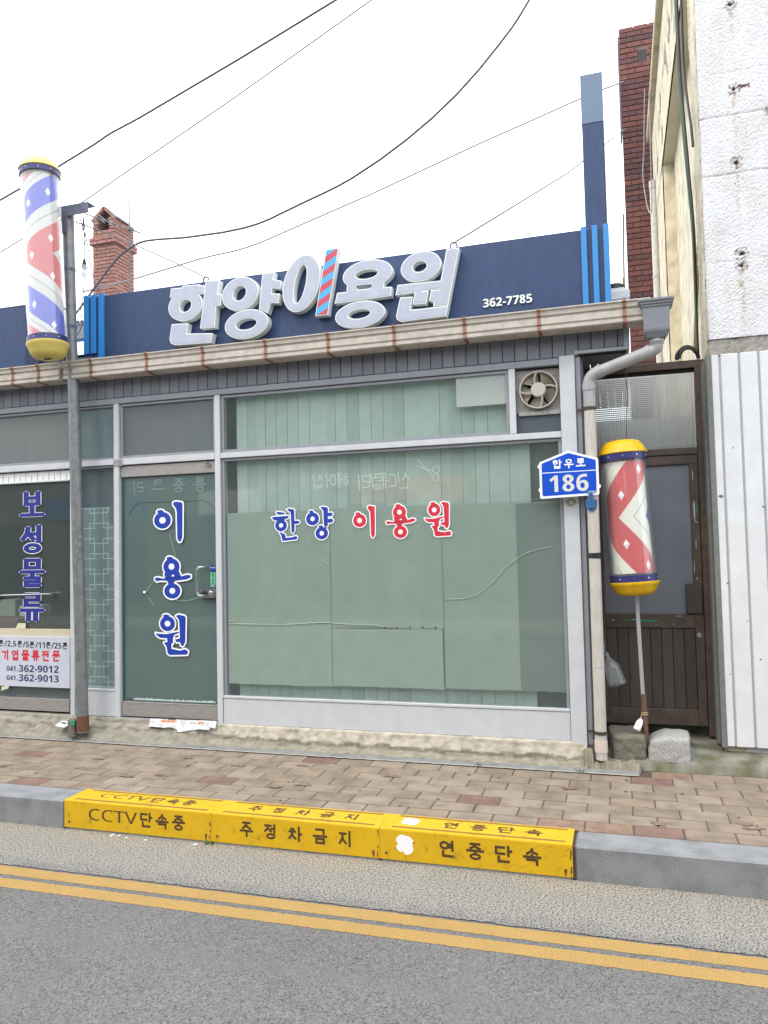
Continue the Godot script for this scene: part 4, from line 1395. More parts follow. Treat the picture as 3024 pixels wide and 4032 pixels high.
# ---------------------------------------------------------------- shop next door
func neighbour_shop() -> void:
	var b := thing("freight_office", "shop front at the left edge with dark glass and white notice board", "shop", Vector3(-2.2, .17, -1.5))
	bx(b, "roof_slab", Vector3(-4.4, 2.86, -4.0), Vector3(-1.265, 2.98, -.16), M.roof_grey, 0.0)
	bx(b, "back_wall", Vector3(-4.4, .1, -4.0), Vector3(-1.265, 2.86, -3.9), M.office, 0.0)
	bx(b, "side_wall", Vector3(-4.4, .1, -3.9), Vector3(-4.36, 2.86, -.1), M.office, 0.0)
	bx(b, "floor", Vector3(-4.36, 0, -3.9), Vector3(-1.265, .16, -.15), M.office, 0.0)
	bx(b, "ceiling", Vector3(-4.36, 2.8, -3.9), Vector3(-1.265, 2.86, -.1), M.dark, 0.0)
	bx(b, "frame_post", Vector3(-1.258, .165, -.1), Vector3(-1.216, 2.715, 0), M.alu)
	bx(b, "frame_post", Vector3(-2.3, .165, -.1), Vector3(-2.25, 2.715, 0), M.alu)
	bx(b, "frame_head", Vector3(-3.4, 2.717, -.1), Vector3(-1.215, 2.763, -.002), M.alu_dark)
	bx(b, "transom_bar", Vector3(-2.25, 2.208, -.1), Vector3(-1.26, 2.26, -.001), M.alu)
	var t := framed(b, "transom_window", -2.248, -1.26, 2.262, 2.714, .02, -.06, -.02, M.alu_dark)
	rect_sheet(t, "pane", -2.23, -1.28, 2.28, 2.698, -.032, M.glass, .004)
	rect_sheet(b, "painted_reflection", -2.23, -1.28, 2.28, 2.698, -.042, M.transom_reflection2)  # grey of the reflected street, painted as the colour of this sheet
	# door with a strip of white roller blind, glass, cream rail
	var s := begin()
	box(s, Vector3(-2.245, .185, -.06), Vector3(-1.285, .288, -.02), .002)
	var d := part(b, "door", s, M.steel)
	rect_sheet(d, "roller_blind", -2.245, -1.285, 2.118, 2.198, -.035, mk(c8(226, 228, 226), 0.7), .02)
	s = begin()
	for k in 16:
		var x := -2.22 + k * .06 + rng.randf_range(-.004, .004)
		box(s, Vector3(x, 2.12, -.034), Vector3(x + .004, 2.197 - (.03 if k % 2 else 0.0), -.0335), 0.0)
	part(d, "blind_marks", s, M.angle)
	bx(d, "glass_edge", Vector3(-2.245, 2.106, -.05), Vector3(-1.285, 2.116, -.02), M.alu)
	rect_sheet(d, "pane", -2.245, -1.287, .29, 2.107, -.036, M.glass, .005)
	bx(d, "middle_rail", Vector3(-2.245, .805, -.05), Vector3(-1.262, .866, -.02), M.cream)
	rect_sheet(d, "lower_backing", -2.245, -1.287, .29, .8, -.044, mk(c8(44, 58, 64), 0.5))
	s = begin()
	tube(s, [Vector3(-2.24, 1.145, .0), Vector3(-1.44, 1.163, .0)], .0055, 8)
	tube(s, [Vector3(-2.0, 1.15, .0), Vector3(-1.97, 1.151, .0)], .014, 10)
	tube(s, [Vector3(-1.44, 1.163, -.035), Vector3(-1.44, 1.163, .012)], .014, 12)
	part(d, "push_bar", s, M.chrome)
	bx(d, "lock_case", Vector3(-2.1, 1.105, -.03), Vector3(-1.985, 1.185, .006), M.chrome, .004)
	var pl := plane_at(Vector3(0, 0, -.0305))
	var bl := mk(c8(38, 48, 132), 0.4)
	flat = 1.8
	for k in [["보", 2.042, .275, .268], ["성", 1.755, .28, .262], ["물", 1.47, .28, .262], ["류", 1.178, .275, .258]]:
		var x := -1.805
		part(d, "white_border", korean(k[0], x + .008, k[1] - .008, k[2] - .016, k[3] - .016, 0, .055, pl, 0.0, .0008, true, false, .0065), M.white)
		part(d, "blue_character", korean(k[0], x + .008, k[1] - .008, k[2] - .016, k[3] - .016, 0, .055, pl, .0006, .0016, false, false, 0.0), bl)
	flat = 1.0
	# paper scraps taped to the glass and things standing inside
	s = begin()
	slab(s, [PackedVector2Array([Vector2(-1.832, .866), Vector2(-1.724, .868), Vector2(-1.725, .915), Vector2(-1.8, .915)])], [], plane_at(Vector3.ZERO), -.02, -.0185)
	part(d, "paper_scrap", s, mk(c8(206, 202, 176), 0.7))
	s = begin()
	slab(s, [PackedVector2Array([Vector2(-1.955, .345), Vector2(-1.88, .365), Vector2(-1.87, .395), Vector2(-1.95, .378)])], [], plane_at(Vector3.ZERO), .006, .008)
	part(d, "paper_scrap", s, mk(c8(206, 202, 176), 0.7))
	bx(b, "desk", Vector3(-2.9, .16, -1.2), Vector3(-2.25, .9, -.5), mk(c8(66, 30, 32), 0.7))
	bx(b, "paper_stack", Vector3(-2.5, .902, -1.0), Vector3(-2.3, 1.0, -.8), mk(c8(150, 160, 156), 0.7))
	bx(b, "paper_stack", Vector3(-2.75, .902, -1.0), Vector3(-2.55, 1.06, -.8), mk(c8(110, 126, 114), 0.7))
	# white notice board fixed below the rail
	var nb := thing("notice_board", "white notice board with black, red and navy lettering at the left edge", "sign", Vector3(-1.75, .385, 0.0))
	bx(nb, "panel", Vector3(-2.24, .385, -.018), Vector3(-1.2615, .807, .003), M.board, .002)
	var p2 := plane_at(Vector3(0, 0, .003))
	part(nb, "lettering", korean("톤", -1.985, .773, .052, .053, 0, .0075, p2, 0, .0006), M.print_black)
	part(nb, "lettering", korean("톤", -1.79, .768, .052, .053, 0, .0075, p2, 0, .0006), M.print_black)
	part(nb, "lettering", korean("톤", -1.665, .763, .052, .053, 0, .0075, p2, 0, .0006), M.print_black)
	part(nb, "lettering", korean("톤", -1.5, .762, .052, .053, 0, .0075, p2, 0, .0006), M.print_black)
	part(nb, "lettering", korean("톤", -1.333, .76, .054, .055, 0, .0075, p2, 0, .0006), M.print_black)
	latin(nb, "lettering", "/2.5", M.print_black, p2, -1.925, .718, .122, .05, true, .0006)
	latin(nb, "lettering", "/5", M.print_black, p2, -1.733, .714, .062, .05, true, .0006)
	latin(nb, "lettering", "/11", M.print_black, p2, -1.605, .711, .096, .05, true, .0006)
	latin(nb, "lettering", "/25", M.print_black, p2, -1.443, .708, .1, .05, true, .0006)
	spell(nb, "lettering", M.print_red, "기업물류전문", -1.955, .692, .083, .09, .1035, .0145, p2, 0, .0006, false, false)
	for q in [["362-9012", .508], ["362-9013", .43]]:
		latin(nb, "lettering", "041.", M.print_navy, p2, -1.9, q[1] + .004, .115, .043, true, .0006)
		latin(nb, "lettering", q[0], M.print_navy, p2, -1.775, q[1], .405, .058, true, .0006)

# ---------------------------------------------------------------- fascia boards, soffit, gutters
func fascia_and_gutter() -> void:
	var shop := get_node("barber_shop")
	var office := get_node("freight_office")
	var pitch := .0862
	var x := -3.4
	var k := 0
	while x < 3.2:
		var x1 := minf(x + pitch - .004, 3.2)
		var par: Node = office if x < -1.26 else shop
		var y0 := 2.765 if x < 2.86 else 2.802
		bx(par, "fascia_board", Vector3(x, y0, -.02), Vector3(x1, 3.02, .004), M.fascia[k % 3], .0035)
		x += pitch
		k += 1
	bx(shop, "fascia_backing", Vector3(-1.26, 2.766, -.05), Vector3(3.2, 3.02, -.013), M.dark, 0.0)
	bx(office, "fascia_backing", Vector3(-3.4, 2.766, -.05), Vector3(-1.265, 3.02, -.013), M.dark, 0.0)
	bx(shop, "fascia_trim", Vector3(2.866, 2.776, -.03), Vector3(3.225, 2.8, .008), M.fascia_trim)
	bx(shop, "fascia_trim", Vector3(3.19, 2.8, -.03), Vector3(3.226, 3.03, .008), M.fascia_trim)
	bx(shop, "eave_side", Vector3(3.2, 2.776, -.9), Vector3(3.222, 3.03, -.03), M.fascia_trim)
	bx(shop, "eave_roof", Vector3(2.9, 2.9, -.9), Vector3(3.2, 2.98, -.06), M.roof_grey, 0.0)
	var sx := 2.9
	for i in 6:
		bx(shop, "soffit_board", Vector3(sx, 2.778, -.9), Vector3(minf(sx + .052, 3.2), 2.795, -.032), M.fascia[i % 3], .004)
		sx += .056
	# gutters
	for g in [[-1.19, 3.36, "long beige metal gutter along the barber shop eave, with downpipe", -.9], [-3.4, -1.235, "short beige metal gutter end at the left, over the freight office", -2.3]]:
		var o := thing("rain_gutter", g[2], "gutter", Vector3((g[0] + g[1]) * .5, 2.92, .1), "eave gutters")
		var prof := [Vector2(.02, 3.06), Vector2(.02, 3.062), Vector2(.168, 3.064), Vector2(.178, 3.06), Vector2(.178, 3.053), Vector2(.166, 3.047), Vector2(.163, 3.02), Vector2(.15, 3.014), Vector2(.149, 3.006), Vector2(.158, 3.0), Vector2(.158, 2.962), Vector2(.147, 2.956), Vector2(.147, 2.949), Vector2(.162, 2.943), Vector2(.162, 2.924), Vector2(.155, 2.918), Vector2(.012, 2.918), Vector2(.012, 3.05)]
		var s := begin()
		# the trough is open on top: leave the lid out
		sweep_x(s, prof.slice(2), g[0], g[1])
		var inner := []
		for p in prof.slice(2):
			inner.append(Vector2(clampf(p.x, .014, .146), maxf(p.y, 2.921)))
		var back := [Vector2(.146, 3.055), Vector2(.146, 2.921), Vector2(.014, 2.921), Vector2(.014, 3.05)]
		back.reverse()
		sweep_x(s, back, g[0], g[1])
		for e in [[g[0], Vector3.LEFT], [g[1], Vector3.RIGHT]]:
			var pl := PackedVector2Array(prof.slice(2))
			var ix := Geometry2D.triangulate_polygon(pl)
			for q in range(0, ix.size(), 3):
				tri(s, Vector3(e[0], pl[ix[q]].y, pl[ix[q]].x), Vector3(e[0], pl[ix[q + 1]].y, pl[ix[q + 1]].x), Vector3(e[0], pl[ix[q + 2]].y, pl[ix[q + 2]].x), e[1])
		part(o, "trough", s, M.gutter)
		var xs := [-.922, -.403, .096, .626, 1.128, 1.631, 2.14, 2.647, 3.197] if g[0] > -2.0 else [-2.95, -2.45, -1.95, -1.699, -1.439]
		for sxp in xs:
			s = begin()
			var pr := [Vector2(.1, 3.07), Vector2(.172, 3.069), Vector2(.184, 3.062), Vector2(.183, 3.05), Vector2(.172, 3.044), Vector2(.169, 3.02), Vector2(.157, 3.013), Vector2(.156, 3.008), Vector2(.164, 3.002), Vector2(.164, 2.96), Vector2(.154, 2.954), Vector2(.154, 2.951), Vector2(.168, 2.945), Vector2(.168, 2.92), Vector2(.158, 2.912), Vector2(.03, 2.912)]
			sweep_x(s, pr, sxp - .011, sxp + .011)
			var off := []
			for p in pr:
				off.append(p - Vector2(.004, -.001))
			for e in [[sxp - .011, Vector3.LEFT], [sxp + .011, Vector3.RIGHT]]:
				for q in pr.size() - 1:
					quad(s, Vector3(e[0], pr[q].y, pr[q].x), Vector3(e[0], pr[q + 1].y, pr[q + 1].x), Vector3(e[0], off[q + 1].y, off[q + 1].x), Vector3(e[0], off[q].y, off[q].x), e[1])
			part(o, "strap", s, M.strap)
		if g[0] > -2.0:
			downpipe(o)
		else:
			bx(o, "joint_flashing", Vector3(-1.235, 2.93, .04), Vector3(-1.2, 3.03, .13), M.wire_pale, .004)

func downpipe(o: Node) -> void:
	# collector box with stepped rim
	var s := begin()
	var cx := 3.39
	var cz := .125
	var rect := func(hw: float, hd: float, y: float) -> Array:
		return [Vector3(cx - hw, y, cz + hd), Vector3(cx + hw, y, cz + hd), Vector3(cx + hw, y, cz - hd), Vector3(cx - hw, y, cz - hd)]
	var rings := [[.05, .05, 2.795], [.075, .075, 2.835], [.078, .078, 2.85], [.083, .083, 2.985], [.09, .09, 2.99], [.09, .09, 3.0], [.099, .099, 3.006], [.099, .099, 3.016], [.109, .109, 3.024], [.109, .109, 3.036], [.104, .104, 3.038], [.08, .08, 3.038], [.076, .076, 2.9]]
	for i in rings.size() - 1:
		var a: Array = rect.call(rings[i][0], rings[i][1], rings[i][2])
		var b: Array = rect.call(rings[i + 1][0], rings[i + 1][1], rings[i + 1][2])
		for k in 4:
			var k2 := (k + 1) % 4
			var n: Vector3 = (b[k] - a[k]).cross(a[k2] - a[k])
			if n.length() < 1e-9:
				continue
			n = n.normalized()
			var mid: Vector3 = (a[k] + a[k2]) * .5 - Vector3(cx, a[k].y, cz)
			if i < rings.size() - 2 and n.dot(mid) < 0.0 and absf(n.y) < .9:
				n = -n
			if absf(n.y) >= .9:
				n = Vector3.UP * (1.0 if rings[i + 1][0] < rings[i][0] else -1.0)
			quad(s, a[k], a[k2], b[k2], b[k], n)
	quad(s, rect.call(.076, .076, 2.9)[0], rect.call(.076, .076, 2.9)[1], rect.call(.076, .076, 2.9)[2], rect.call(.076, .076, 2.9)[3], Vector3.UP)
	part(o, "collector_box", s, M.box_grey)
	s = begin()
	tube(s, [Vector3(cx, 2.83, cz), Vector3(cx, 2.775, cz)], .047, 24)
	part(o, "outlet", s, M.pvc)
	# bends and the slanting run
	s = begin()
	var path := Curve3D.new()
	path.add_point(Vector3(cx, 2.79, .12), Vector3.ZERO, Vector3(0, -.05, 0))
	path.add_point(Vector3(3.345, 2.722, .112), Vector3(.05, .018, 0), Vector3(-.05, -.018, 0))
	path.add_point(Vector3(3.01, 2.628, .05), Vector3(.05, .018, 0.01), Vector3(-.035, -.012, -.005))
	path.add_point(Vector3(2.955, 2.55, .035), Vector3(0, .04, 0), Vector3(0, -.02, 0))
	path.add_point(Vector3(2.955, 2.5, .033))
	var pts := []
	for p in path.tessellate(5, 3.0):
		pts.append(p)
	tube(s, pts, .04, 20)
	part(o, "bend_pipe", s, M.pvc)
	for q in [[Vector3(3.352, 2.725, .113), Vector3(3.325, 2.717, .108)], [Vector3(3.04, 2.637, .056), Vector3(3.01, 2.628, .05)], [Vector3(2.955, 2.562, .036), Vector3(2.955, 2.515, .033)], [Vector3(cx, 2.79, .121), Vector3(cx, 2.765, .12)]]:
		s = begin()
		tube(s, q, .0445, 20)
		part(o, "socket", s, M.pvc)
	s = begin()
	tube(s, [Vector3(2.955, 2.53, .033), Vector3(2.954, 2.39, .03)], .0405, 20)
	part(o, "upper_pipe", s, M.pvc)
	s = begin()
	tube(s, [Vector3(2.954, 2.4, .03), Vector3(2.952, 1.3, .03), Vector3(2.951, .06, .03)], .0385, 20)
	part(o, "lower_pipe", s, M.pvc_old)
	s = begin()
	tube(s, [Vector3(2.951, .185, .03), Vector3(2.951, .11, .03)], .0425, 20)
	part(o, "foot_collar", s, M.pvc_collar)
	for y in [2.39, .235]:
		s = begin()
		tube(s, [Vector3(2.952, y + .011, .03), Vector3(2.952, y - .011, .03)], .043, 20)
		box(s, Vector3(2.87, y - .008, .005), Vector3(2.92, y + .008, .013), .001)
		part(o, "pipe_clamp", s, M.iron)
	s = begin()
	tube(s, [Vector3(2.952, 1.42, .03), Vector3(2.953, 1.4, .03), Vector3(2.952, 1.383, .03)], .0405, 16)
	part(o, "black_tape", s, M.black)
	s = begin()
	tube(s, [Vector3(2.952, .665, .03), Vector3(2.952, .655, .03)], .0392, 16)
	part(o, "pipe_joint", s, M.pvc)

# ---------------------------------------------------------------- signs on the roof
func shop_sign() -> void:
	var g := thing("roof_sign", "navy roof sign with raised white Korean letters and a telephone number", "sign", Vector3(1.0, 2.98, -.09))
	bx(g, "board", Vector3(-1.1, 3.06, -.16), Vector3(3.117, 3.634, 0), M.navy, .003)
	for k in [[-1.101, -1.053], [-1.033, -.983], [-.956, -.907], [2.934, 2.972], [3.007, 3.044], [3.081, 3.119]]:
		bx(g, "light_blue_stripe", Vector3(k[0], 3.07 if k[0] > -.98 else 3.15, -.17), Vector3(k[1], 3.645, .022), M.sky_blue, .002)
	var L := {
	"han": {"p": [[Vector2(-0.131,3.596),Vector2(0.022,3.591),Vector2(0.025,3.550),Vector2(-0.131,3.564)],[Vector2(-0.234,3.587),Vector2(0.071,3.577),Vector2(0.060,3.512),Vector2(-0.244,3.514)],[Vector2(0.079,3.611),Vector2(0.198,3.604),Vector2(0.179,3.495),Vector2(0.217,3.487),Vector2(0.205,3.400),Vector2(0.167,3.398),Vector2(0.151,3.232),Vector2(0.023,3.239)],[Vector2(-0.230,3.298),Vector2(-0.084,3.293),Vector2(-0.099,3.209),Vector2(0.133,3.189),Vector2(0.116,3.114),Vector2(-0.204,3.127),Vector2(-0.240,3.146),Vector2(-0.251,3.180)]],
		"e": [[Vector2(-0.106,3.434),Vector2(0.153,-0.001),Vector2(0.008,0.121)]], "h": [[Vector2(-0.106,3.434),Vector2(0.053,-0.000),Vector2(0.006,0.050)]], "s": []},
	"yang": {"p": [[Vector2(0.567,3.606),Vector2(0.668,3.607),Vector2(0.656,3.553),Vector2(0.725,3.531),Vector2(0.714,3.471),Vector2(0.648,3.485),Vector2(0.641,3.443),Vector2(0.710,3.434),Vector2(0.696,3.362),Vector2(0.633,3.370),Vector2(0.605,3.294),Vector2(0.534,3.333)]],
		"e": [[Vector2(0.375,3.473),Vector2(0.156,-0.001),Vector2(0.012,0.130)],[Vector2(0.426,3.229),Vector2(0.185,0.000),Vector2(0.012,0.114)]], "h": [[Vector2(0.370,3.478),Vector2(0.056,-0.001),Vector2(0.008,0.058)],[Vector2(0.423,3.231),Vector2(0.089,0.000),Vector2(0.006,0.044)]], "s": []},
	"i": {"p": [],
		"e": [[Vector2(0.888,3.491),Vector2(0.150,-0.002),Vector2(0.040,0.215)]], "h": [[Vector2(0.878,3.487),Vector2(0.045,-0.000),Vector2(0.032,0.145)]], "s": []},
	"yong": {"p": [[Vector2(1.253,3.431),Vector2(1.541,3.420),Vector2(1.532,3.360),Vector2(1.247,3.364)],[Vector2(1.174,3.383),Vector2(1.597,3.380),Vector2(1.588,3.313),Vector2(1.152,3.305)]],
		"e": [[Vector2(1.413,3.496),Vector2(0.192,-0.002),Vector2(0.015,0.105)],[Vector2(1.348,3.202),Vector2(0.193,0.001),Vector2(0.011,0.100)]], "h": [[Vector2(1.405,3.497),Vector2(0.086,-0.001),Vector2(0.005,0.035)],[Vector2(1.342,3.207),Vector2(0.086,0.000),Vector2(0.005,0.035)]], "s": [[Vector2(1.337,3.409),Vector2(1.438,3.405),Vector2(1.435,3.385),Vector2(1.333,3.388)]]},
	"won": {"p": [[Vector2(1.641,3.386),Vector2(1.999,3.378),Vector2(1.983,3.322),Vector2(1.624,3.313)],[Vector2(1.768,3.320),Vector2(1.871,3.316),Vector2(1.851,3.226),Vector2(1.749,3.230)],[Vector2(2.009,3.600),Vector2(2.100,3.599),Vector2(2.010,3.194),Vector2(1.901,3.200),Vector2(1.906,3.231),Vector2(1.872,3.243),Vector2(1.888,3.317),Vector2(1.946,3.315)],[Vector2(1.658,3.292),Vector2(1.751,3.288),Vector2(1.732,3.193),Vector2(2.011,3.191),Vector2(1.991,3.118),Vector2(1.662,3.113),Vector2(1.632,3.131),Vector2(1.624,3.158)]],
		"e": [[Vector2(1.817,3.500),Vector2(0.149,-0.002),Vector2(0.015,0.109)]], "h": [[Vector2(1.809,3.501),Vector2(0.052,-0.001),Vector2(0.005,0.039)]], "s": []},
	}
	var pl := plane_at(Vector3.ZERO)
	for k in L:
		var d: Dictionary = L[k]
		var outs := []
		var hols := []
		for p in d.p:
			outs.append(PackedVector2Array(p))
		for e in d.e:
			outs.append(ell(e[0], e[1], e[2], 40))
		for e in d.h:
			hols.append(ell(e[0], e[1], e[2], 28))
		for p in d.s:
			hols.append(PackedVector2Array(p))
		var s := begin()
		slab(s, outs, hols, pl, .004, .07)
		var l := part(g, "sign_letter", s, M.letter_white)
		# the grey acrylic face sits inside a white rim
		var merged := merge(outs)
		var ins := []
		var grown := []
		for p in merged:
			for q in Geometry2D.offset_polygon(scaled(p, 1000.0), -7.0, Geometry2D.JOIN_ROUND):
				ins.append(scaled(q, .001))
		for p in hols:
			for q in Geometry2D.offset_polygon(scaled(p, 1000.0), 7.0, Geometry2D.JOIN_ROUND):
				grown.append(scaled(q, .001))
		s = begin()
		slab(s, ins, grown, pl, .069, .0725)
		part(l, "letter_face", s, M.letter_face)
	# the slanting barber stripe that stands for the vertical stroke
	var bar := [Vector2(1.092, 3.723), Vector2(1.190, 3.720), Vector2(1.096, 3.227), Vector2(.996, 3.228)]
	var sb := begin()
	slab(sb, [PackedVector2Array(bar)], [], pl, .004, .07)
	var sl := part(g, "sign_letter", sb, M.letter_white)
	var a: Vector2 = bar[3]
	var up: Vector2 = bar[0] - bar[3]
	var ac: Vector2 = bar[2] - bar[3]
	var n := 9
	for i in n + 1:
		var cell := PackedVector2Array()
		var lo := (i - .5) / n
		var hi := (i + .5) / n
		for q in [[0.06, lo - .055], [.94, lo + .055], [.94, hi + .055], [.06, hi - .055]]:
			cell.append(a + ac * q[0] + up * q[1])
		var lim := PackedVector2Array()
		for q in [[.05, .012], [.95, .012], [.95, .988], [.05, .988]]:
			lim.append(a + ac * q[0] + up * q[1])
		for q in Geometry2D.intersect_polygons(scaled(cell, 1000), scaled(lim, 1000)):
			sb = begin()
			slab(sb, [scaled(q, .001)], [], pl, .069, .0725)
			part(sl, "stripe", sb, M.letter_cyan if i % 2 == 1 else M.letter_red)
	latin(g, "telephone_number", "362-7785", M.letter_white, plane_at(Vector3(0, 0, .0005)), 2.25, 3.166, .342, .062, true, .012)
	for x in [.007, 2.035]:
		sb = begin()
		var ring := []
		for q in 17:
			ring.append(Vector3(x + cos(TAU * q / 16.0) * .026, 3.665 + sin(TAU * q / 16.0) * .03, -.06))
		tube(sb, ring, .007, 8, false)
		tube(sb, [Vector3(x, 3.636, -.06), Vector3(x, 3.6, -.06)], .007, 8)
		part(g, "lifting_ring", sb, M.angle)
	# base angle under the left end
	bx(g, "base_channel", Vector3(-1.22, 3.07, -.1), Vector3(-.96, 3.12, .02), M.angle, .003)
	# tall projecting sign box behind its right end
	var c := thing("sign_column", "tall narrow navy sign column with a lighter top, behind the sign's right end", "sign column", Vector3(3.03, 2.98, -.2))
	bx(c, "lower_box", Vector3(2.962, 3.0, -.62), Vector3(3.106, 4.46, -.17), M.navy, .003)
	bx(c, "upper_box", Vector3(2.96, 4.4605, -.62), Vector3(3.112, 4.82, -.168), M.column_grey, .003)
	bx(c, "side_trim", Vector3(3.106, 3.0, -.2), Vector3(3.113, 4.46, -.168), M.angle, .001)
	# the neighbour's sign at the left edge
	var n2 := thing("roof_sign", "plain navy roof sign running out of the left edge", "sign", Vector3(-2.6, 2.98, -.09))
	bx(n2, "board", Vector3(-3.5, 3.06, -.16), Vector3(-1.705, 3.64, 0), M.navy, .003)
	bx(n2, "top_edge", Vector3(-3.5, 3.6405, -.16), Vector3(-1.705, 3.65, 0.002), M.angle, .001)

func scaled(p: PackedVector2Array, k: float) -> PackedVector2Array:
	var o := PackedVector2Array()
	for v in p:
		o.append(v * k)
	return o

func merge(outs: Array) -> Array:
	var list := []
	for p in outs:
		list.append(scaled(p, 1000.0))
	var again := true
	while again:
		again = false
		for i in list.size():
			for j in range(i + 1, list.size()):
				var m := Geometry2D.merge_polygons(list[i], list[j])
				var solid := []
				for q in m:
					if not Geometry2D.is_polygon_clockwise(q):
						solid.append(q)
				if solid.size() == 1:
					list[i] = solid[0]
					list.remove_at(j)
					again = true
					break
			if again:
				break
	var o := []
	for p in list:
		o.append(scaled(p, .001))
	return o

# ---------------------------------------------------------------- buildings on the right
func right_side() -> void:
	# white building: ribbed panels below, rough stucco above
	var w := thing("white_building", "white building at the right edge, stucco above ribbed metal panels", "building", Vector3(4.6, .1, -1.0))
	var X0 := 3.735
	bx(w, "core_wall", Vector3(X0 + .13, .0, -.9), Vector3(6.2, 8.2, -.235), mk(c8(190, 190, 190), .9), 0.0)
	var x := X0 - .047
	var k := 0
	while x < 6.0:
		var s := begin()
		box(s, Vector3(maxf(x, X0 + .012), .125 + rng.randf() * .004, -.225), Vector3(x + .105, 2.735, -.2), .004)
		part(w, "wall_panel", s, M.siding)
		x += .1195
	s_box(w, "panel_backing", Vector3(X0 + .01, .13, -.232), Vector3(6.0, 2.73, -.211), M.groove)
	bx(w, "panel_edge_trim", Vector3(X0 - .02, .12, -.3), Vector3(X0 + .012, 2.74, -.195), M.siding_trim)
	bx(w, "panel_edge_trim", Vector3(X0 - .035, .12, -.42), Vector3(X0 - .012, 2.72, -.3), M.siding_trim)
	for q in [[3.77, 1.78, .022, .016], [4.03, 1.7, .016, .01], [3.79, 1.2, .012, .008], [3.9, .95, .008, .006], [4.06, 1.1, .01, .006], [3.86, 2.1, .006, .01], [4.1, 1.45, .012, .005], [3.97, .7, .01, .008], [3.78, .6, .006, .006]]:
		var cs := begin()
		var cp := PackedVector2Array()
		for a in 9:
			cp.append(Vector2(q[0] + cos(TAU * a / 9.0) * q[2] * rng.randf_range(.35, 1.0), q[1] + sin(TAU * a / 9.0) * q[3] * rng.randf_range(.35, 1.0)))
		slab(cs, [cp], [], plane_at(Vector3(0, 0, -.2)), 0.0, .0006)
		part(w, "paint_chip", cs, M.angle)
	# stucco with joints, stains and bolt holes
	var nb := noise(101, 34.0, FastNoiseLite.TYPE_SIMPLEX, 2)
	var ns := noise(102, 3.0, FastNoiseLite.TYPE_SIMPLEX_SMOOTH, 4)
	var nf := noise(103, 14.0, FastNoiseLite.TYPE_SIMPLEX, 3)
	var joints := [4.36, 3.957, 4.66, 3.36]
	var holes := [Vector2(3.964, 5.13), Vector2(3.959, 4.535), Vector2(3.957, 4.027), Vector2(3.964, 3.401), Vector2(3.961, 3.32), Vector2(4.18, 4.36)]
	var y0 := 2.84
	var nxs := 110
	var nys := 480
	var s := begin()
	grid(s, nxs, nys,
		func(i, j):
			var u: float = X0 + 1.1 * i / nxs
			var v: float = y0 + 3.2 * j / nys
			var h := nb.get_noise_2d(u * 1.6, v * 2.2) * .0042 + ns.get_noise_2d(u, v) * .003
			for q in joints.size():
				var d: float = absf(v - joints[q] - (u - 3.9) * .0)
				if d < .012:
					h -= (.005 if q < 2 else .002) * (1.0 - d / .012)
			for q in holes:
				var d: float = Vector2(u, v).distance_to(q)
				if d < .02:
					h -= .014 * (1.0 - d / .02)
			if u > 4.14:
				h -= .006
			if i == 0:
				h -= .012
			return Vector3(u, v, -.196 + h), Vector3(0, 0, 1),
		func(i, j):
			var u: float = X0 + 1.1 * i / nxs
			var v: float = y0 + 3.2 * j / nys
			var c := c8(226, 228, 232).lerp(c8(214, 214, 214), clampf(ns.get_noise_2d(u * 2.0, v * .6) + .3, 0.0, 1.0))
			for q in holes:
				var dx := absf(u - q.x - ns.get_noise_2d(v * 4.0, 1.0) * .012)
				var dy: float = q.y - v
				if dy > 0.0 and dy < .55:
					var st := clampf(1.0 - dx / .018, 0.0, 1.0) * (1.0 - dy / .55) * clampf(.55 + nf.get_noise_2d(u * 2.0, v) * 1.6, 0.0, 1.0)
					c = c.lerp(c8(150, 112, 78), st * .5)
				var d: float = Vector2(u, v).distance_to(q)
				if d < .014:
					c = c8(58, 50, 48)
				elif d < .045 and nf.get_noise_2d(u * 4.0, v * 4.0) > .22:
					c = c.lerp(c8(96, 62, 54), .8)
			# rusty scar beside the second hole
			if absf(v - 4.545 - (u - 4.0) * .05) < .012 + nf.get_noise_2d(u * 5.0, 0.0) * .01 and u > 3.975 and u < 4.06:
				c = c8(104, 70, 64)
			for q in joints.size():
				if absf(v - joints[q]) < .004:
					c = c.lerp(c8(130, 126, 122), (.6 if q < 2 else .25) * clampf(.5 + nf.get_noise_2d(u, v), 0.0, 1.0))
			return c.srgb_to_linear())
	part(w, "stucco_wall", s, M.stucco)
	s = begin()
	grid(s, 60, 12, func(i, j):
		var u: float = X0 + .002 + 1.1 * i / 60.0
		var v: float = 2.73 + (.125 + .05 * clampf((u - 3.9) * 1.6, 0.0, 1.0)) * j / 12.0
		return Vector3(u, v, -.207 + ns.get_noise_2d(u * 3.0, v * 3.0) * .008), Vector3(0, 0, 1),
		func(i, j): return c8(176, 174, 168).lerp(c8(140, 136, 128), clampf(nf.get_noise_2d(i * .05, j * .1) + .4, 0.0, 1.0)).srgb_to_linear())
	part(w, "bare_concrete_band", s, M.stucco)
	# yellow side wall along the alley
	var yb := thing("yellow_building", "cream yellow plastered side wall with peeling beam above the alley", "building", Vector3(4.4, .1, -3.0))
	var yc := func(u: float, v: float) -> Color:
		var c := c8(231, 222, 198).lerp(c8(218, 208, 182), clampf(ns.get_noise_2d(u * .8, v * .5) + .35, 0.0, 1.0))
		if nf.get_noise_2d(u * .7 + 9.0, v * .6) > .36:
			c = c.lerp(c8(206, 194, 164), .5)
		return c.srgb_to_linear()
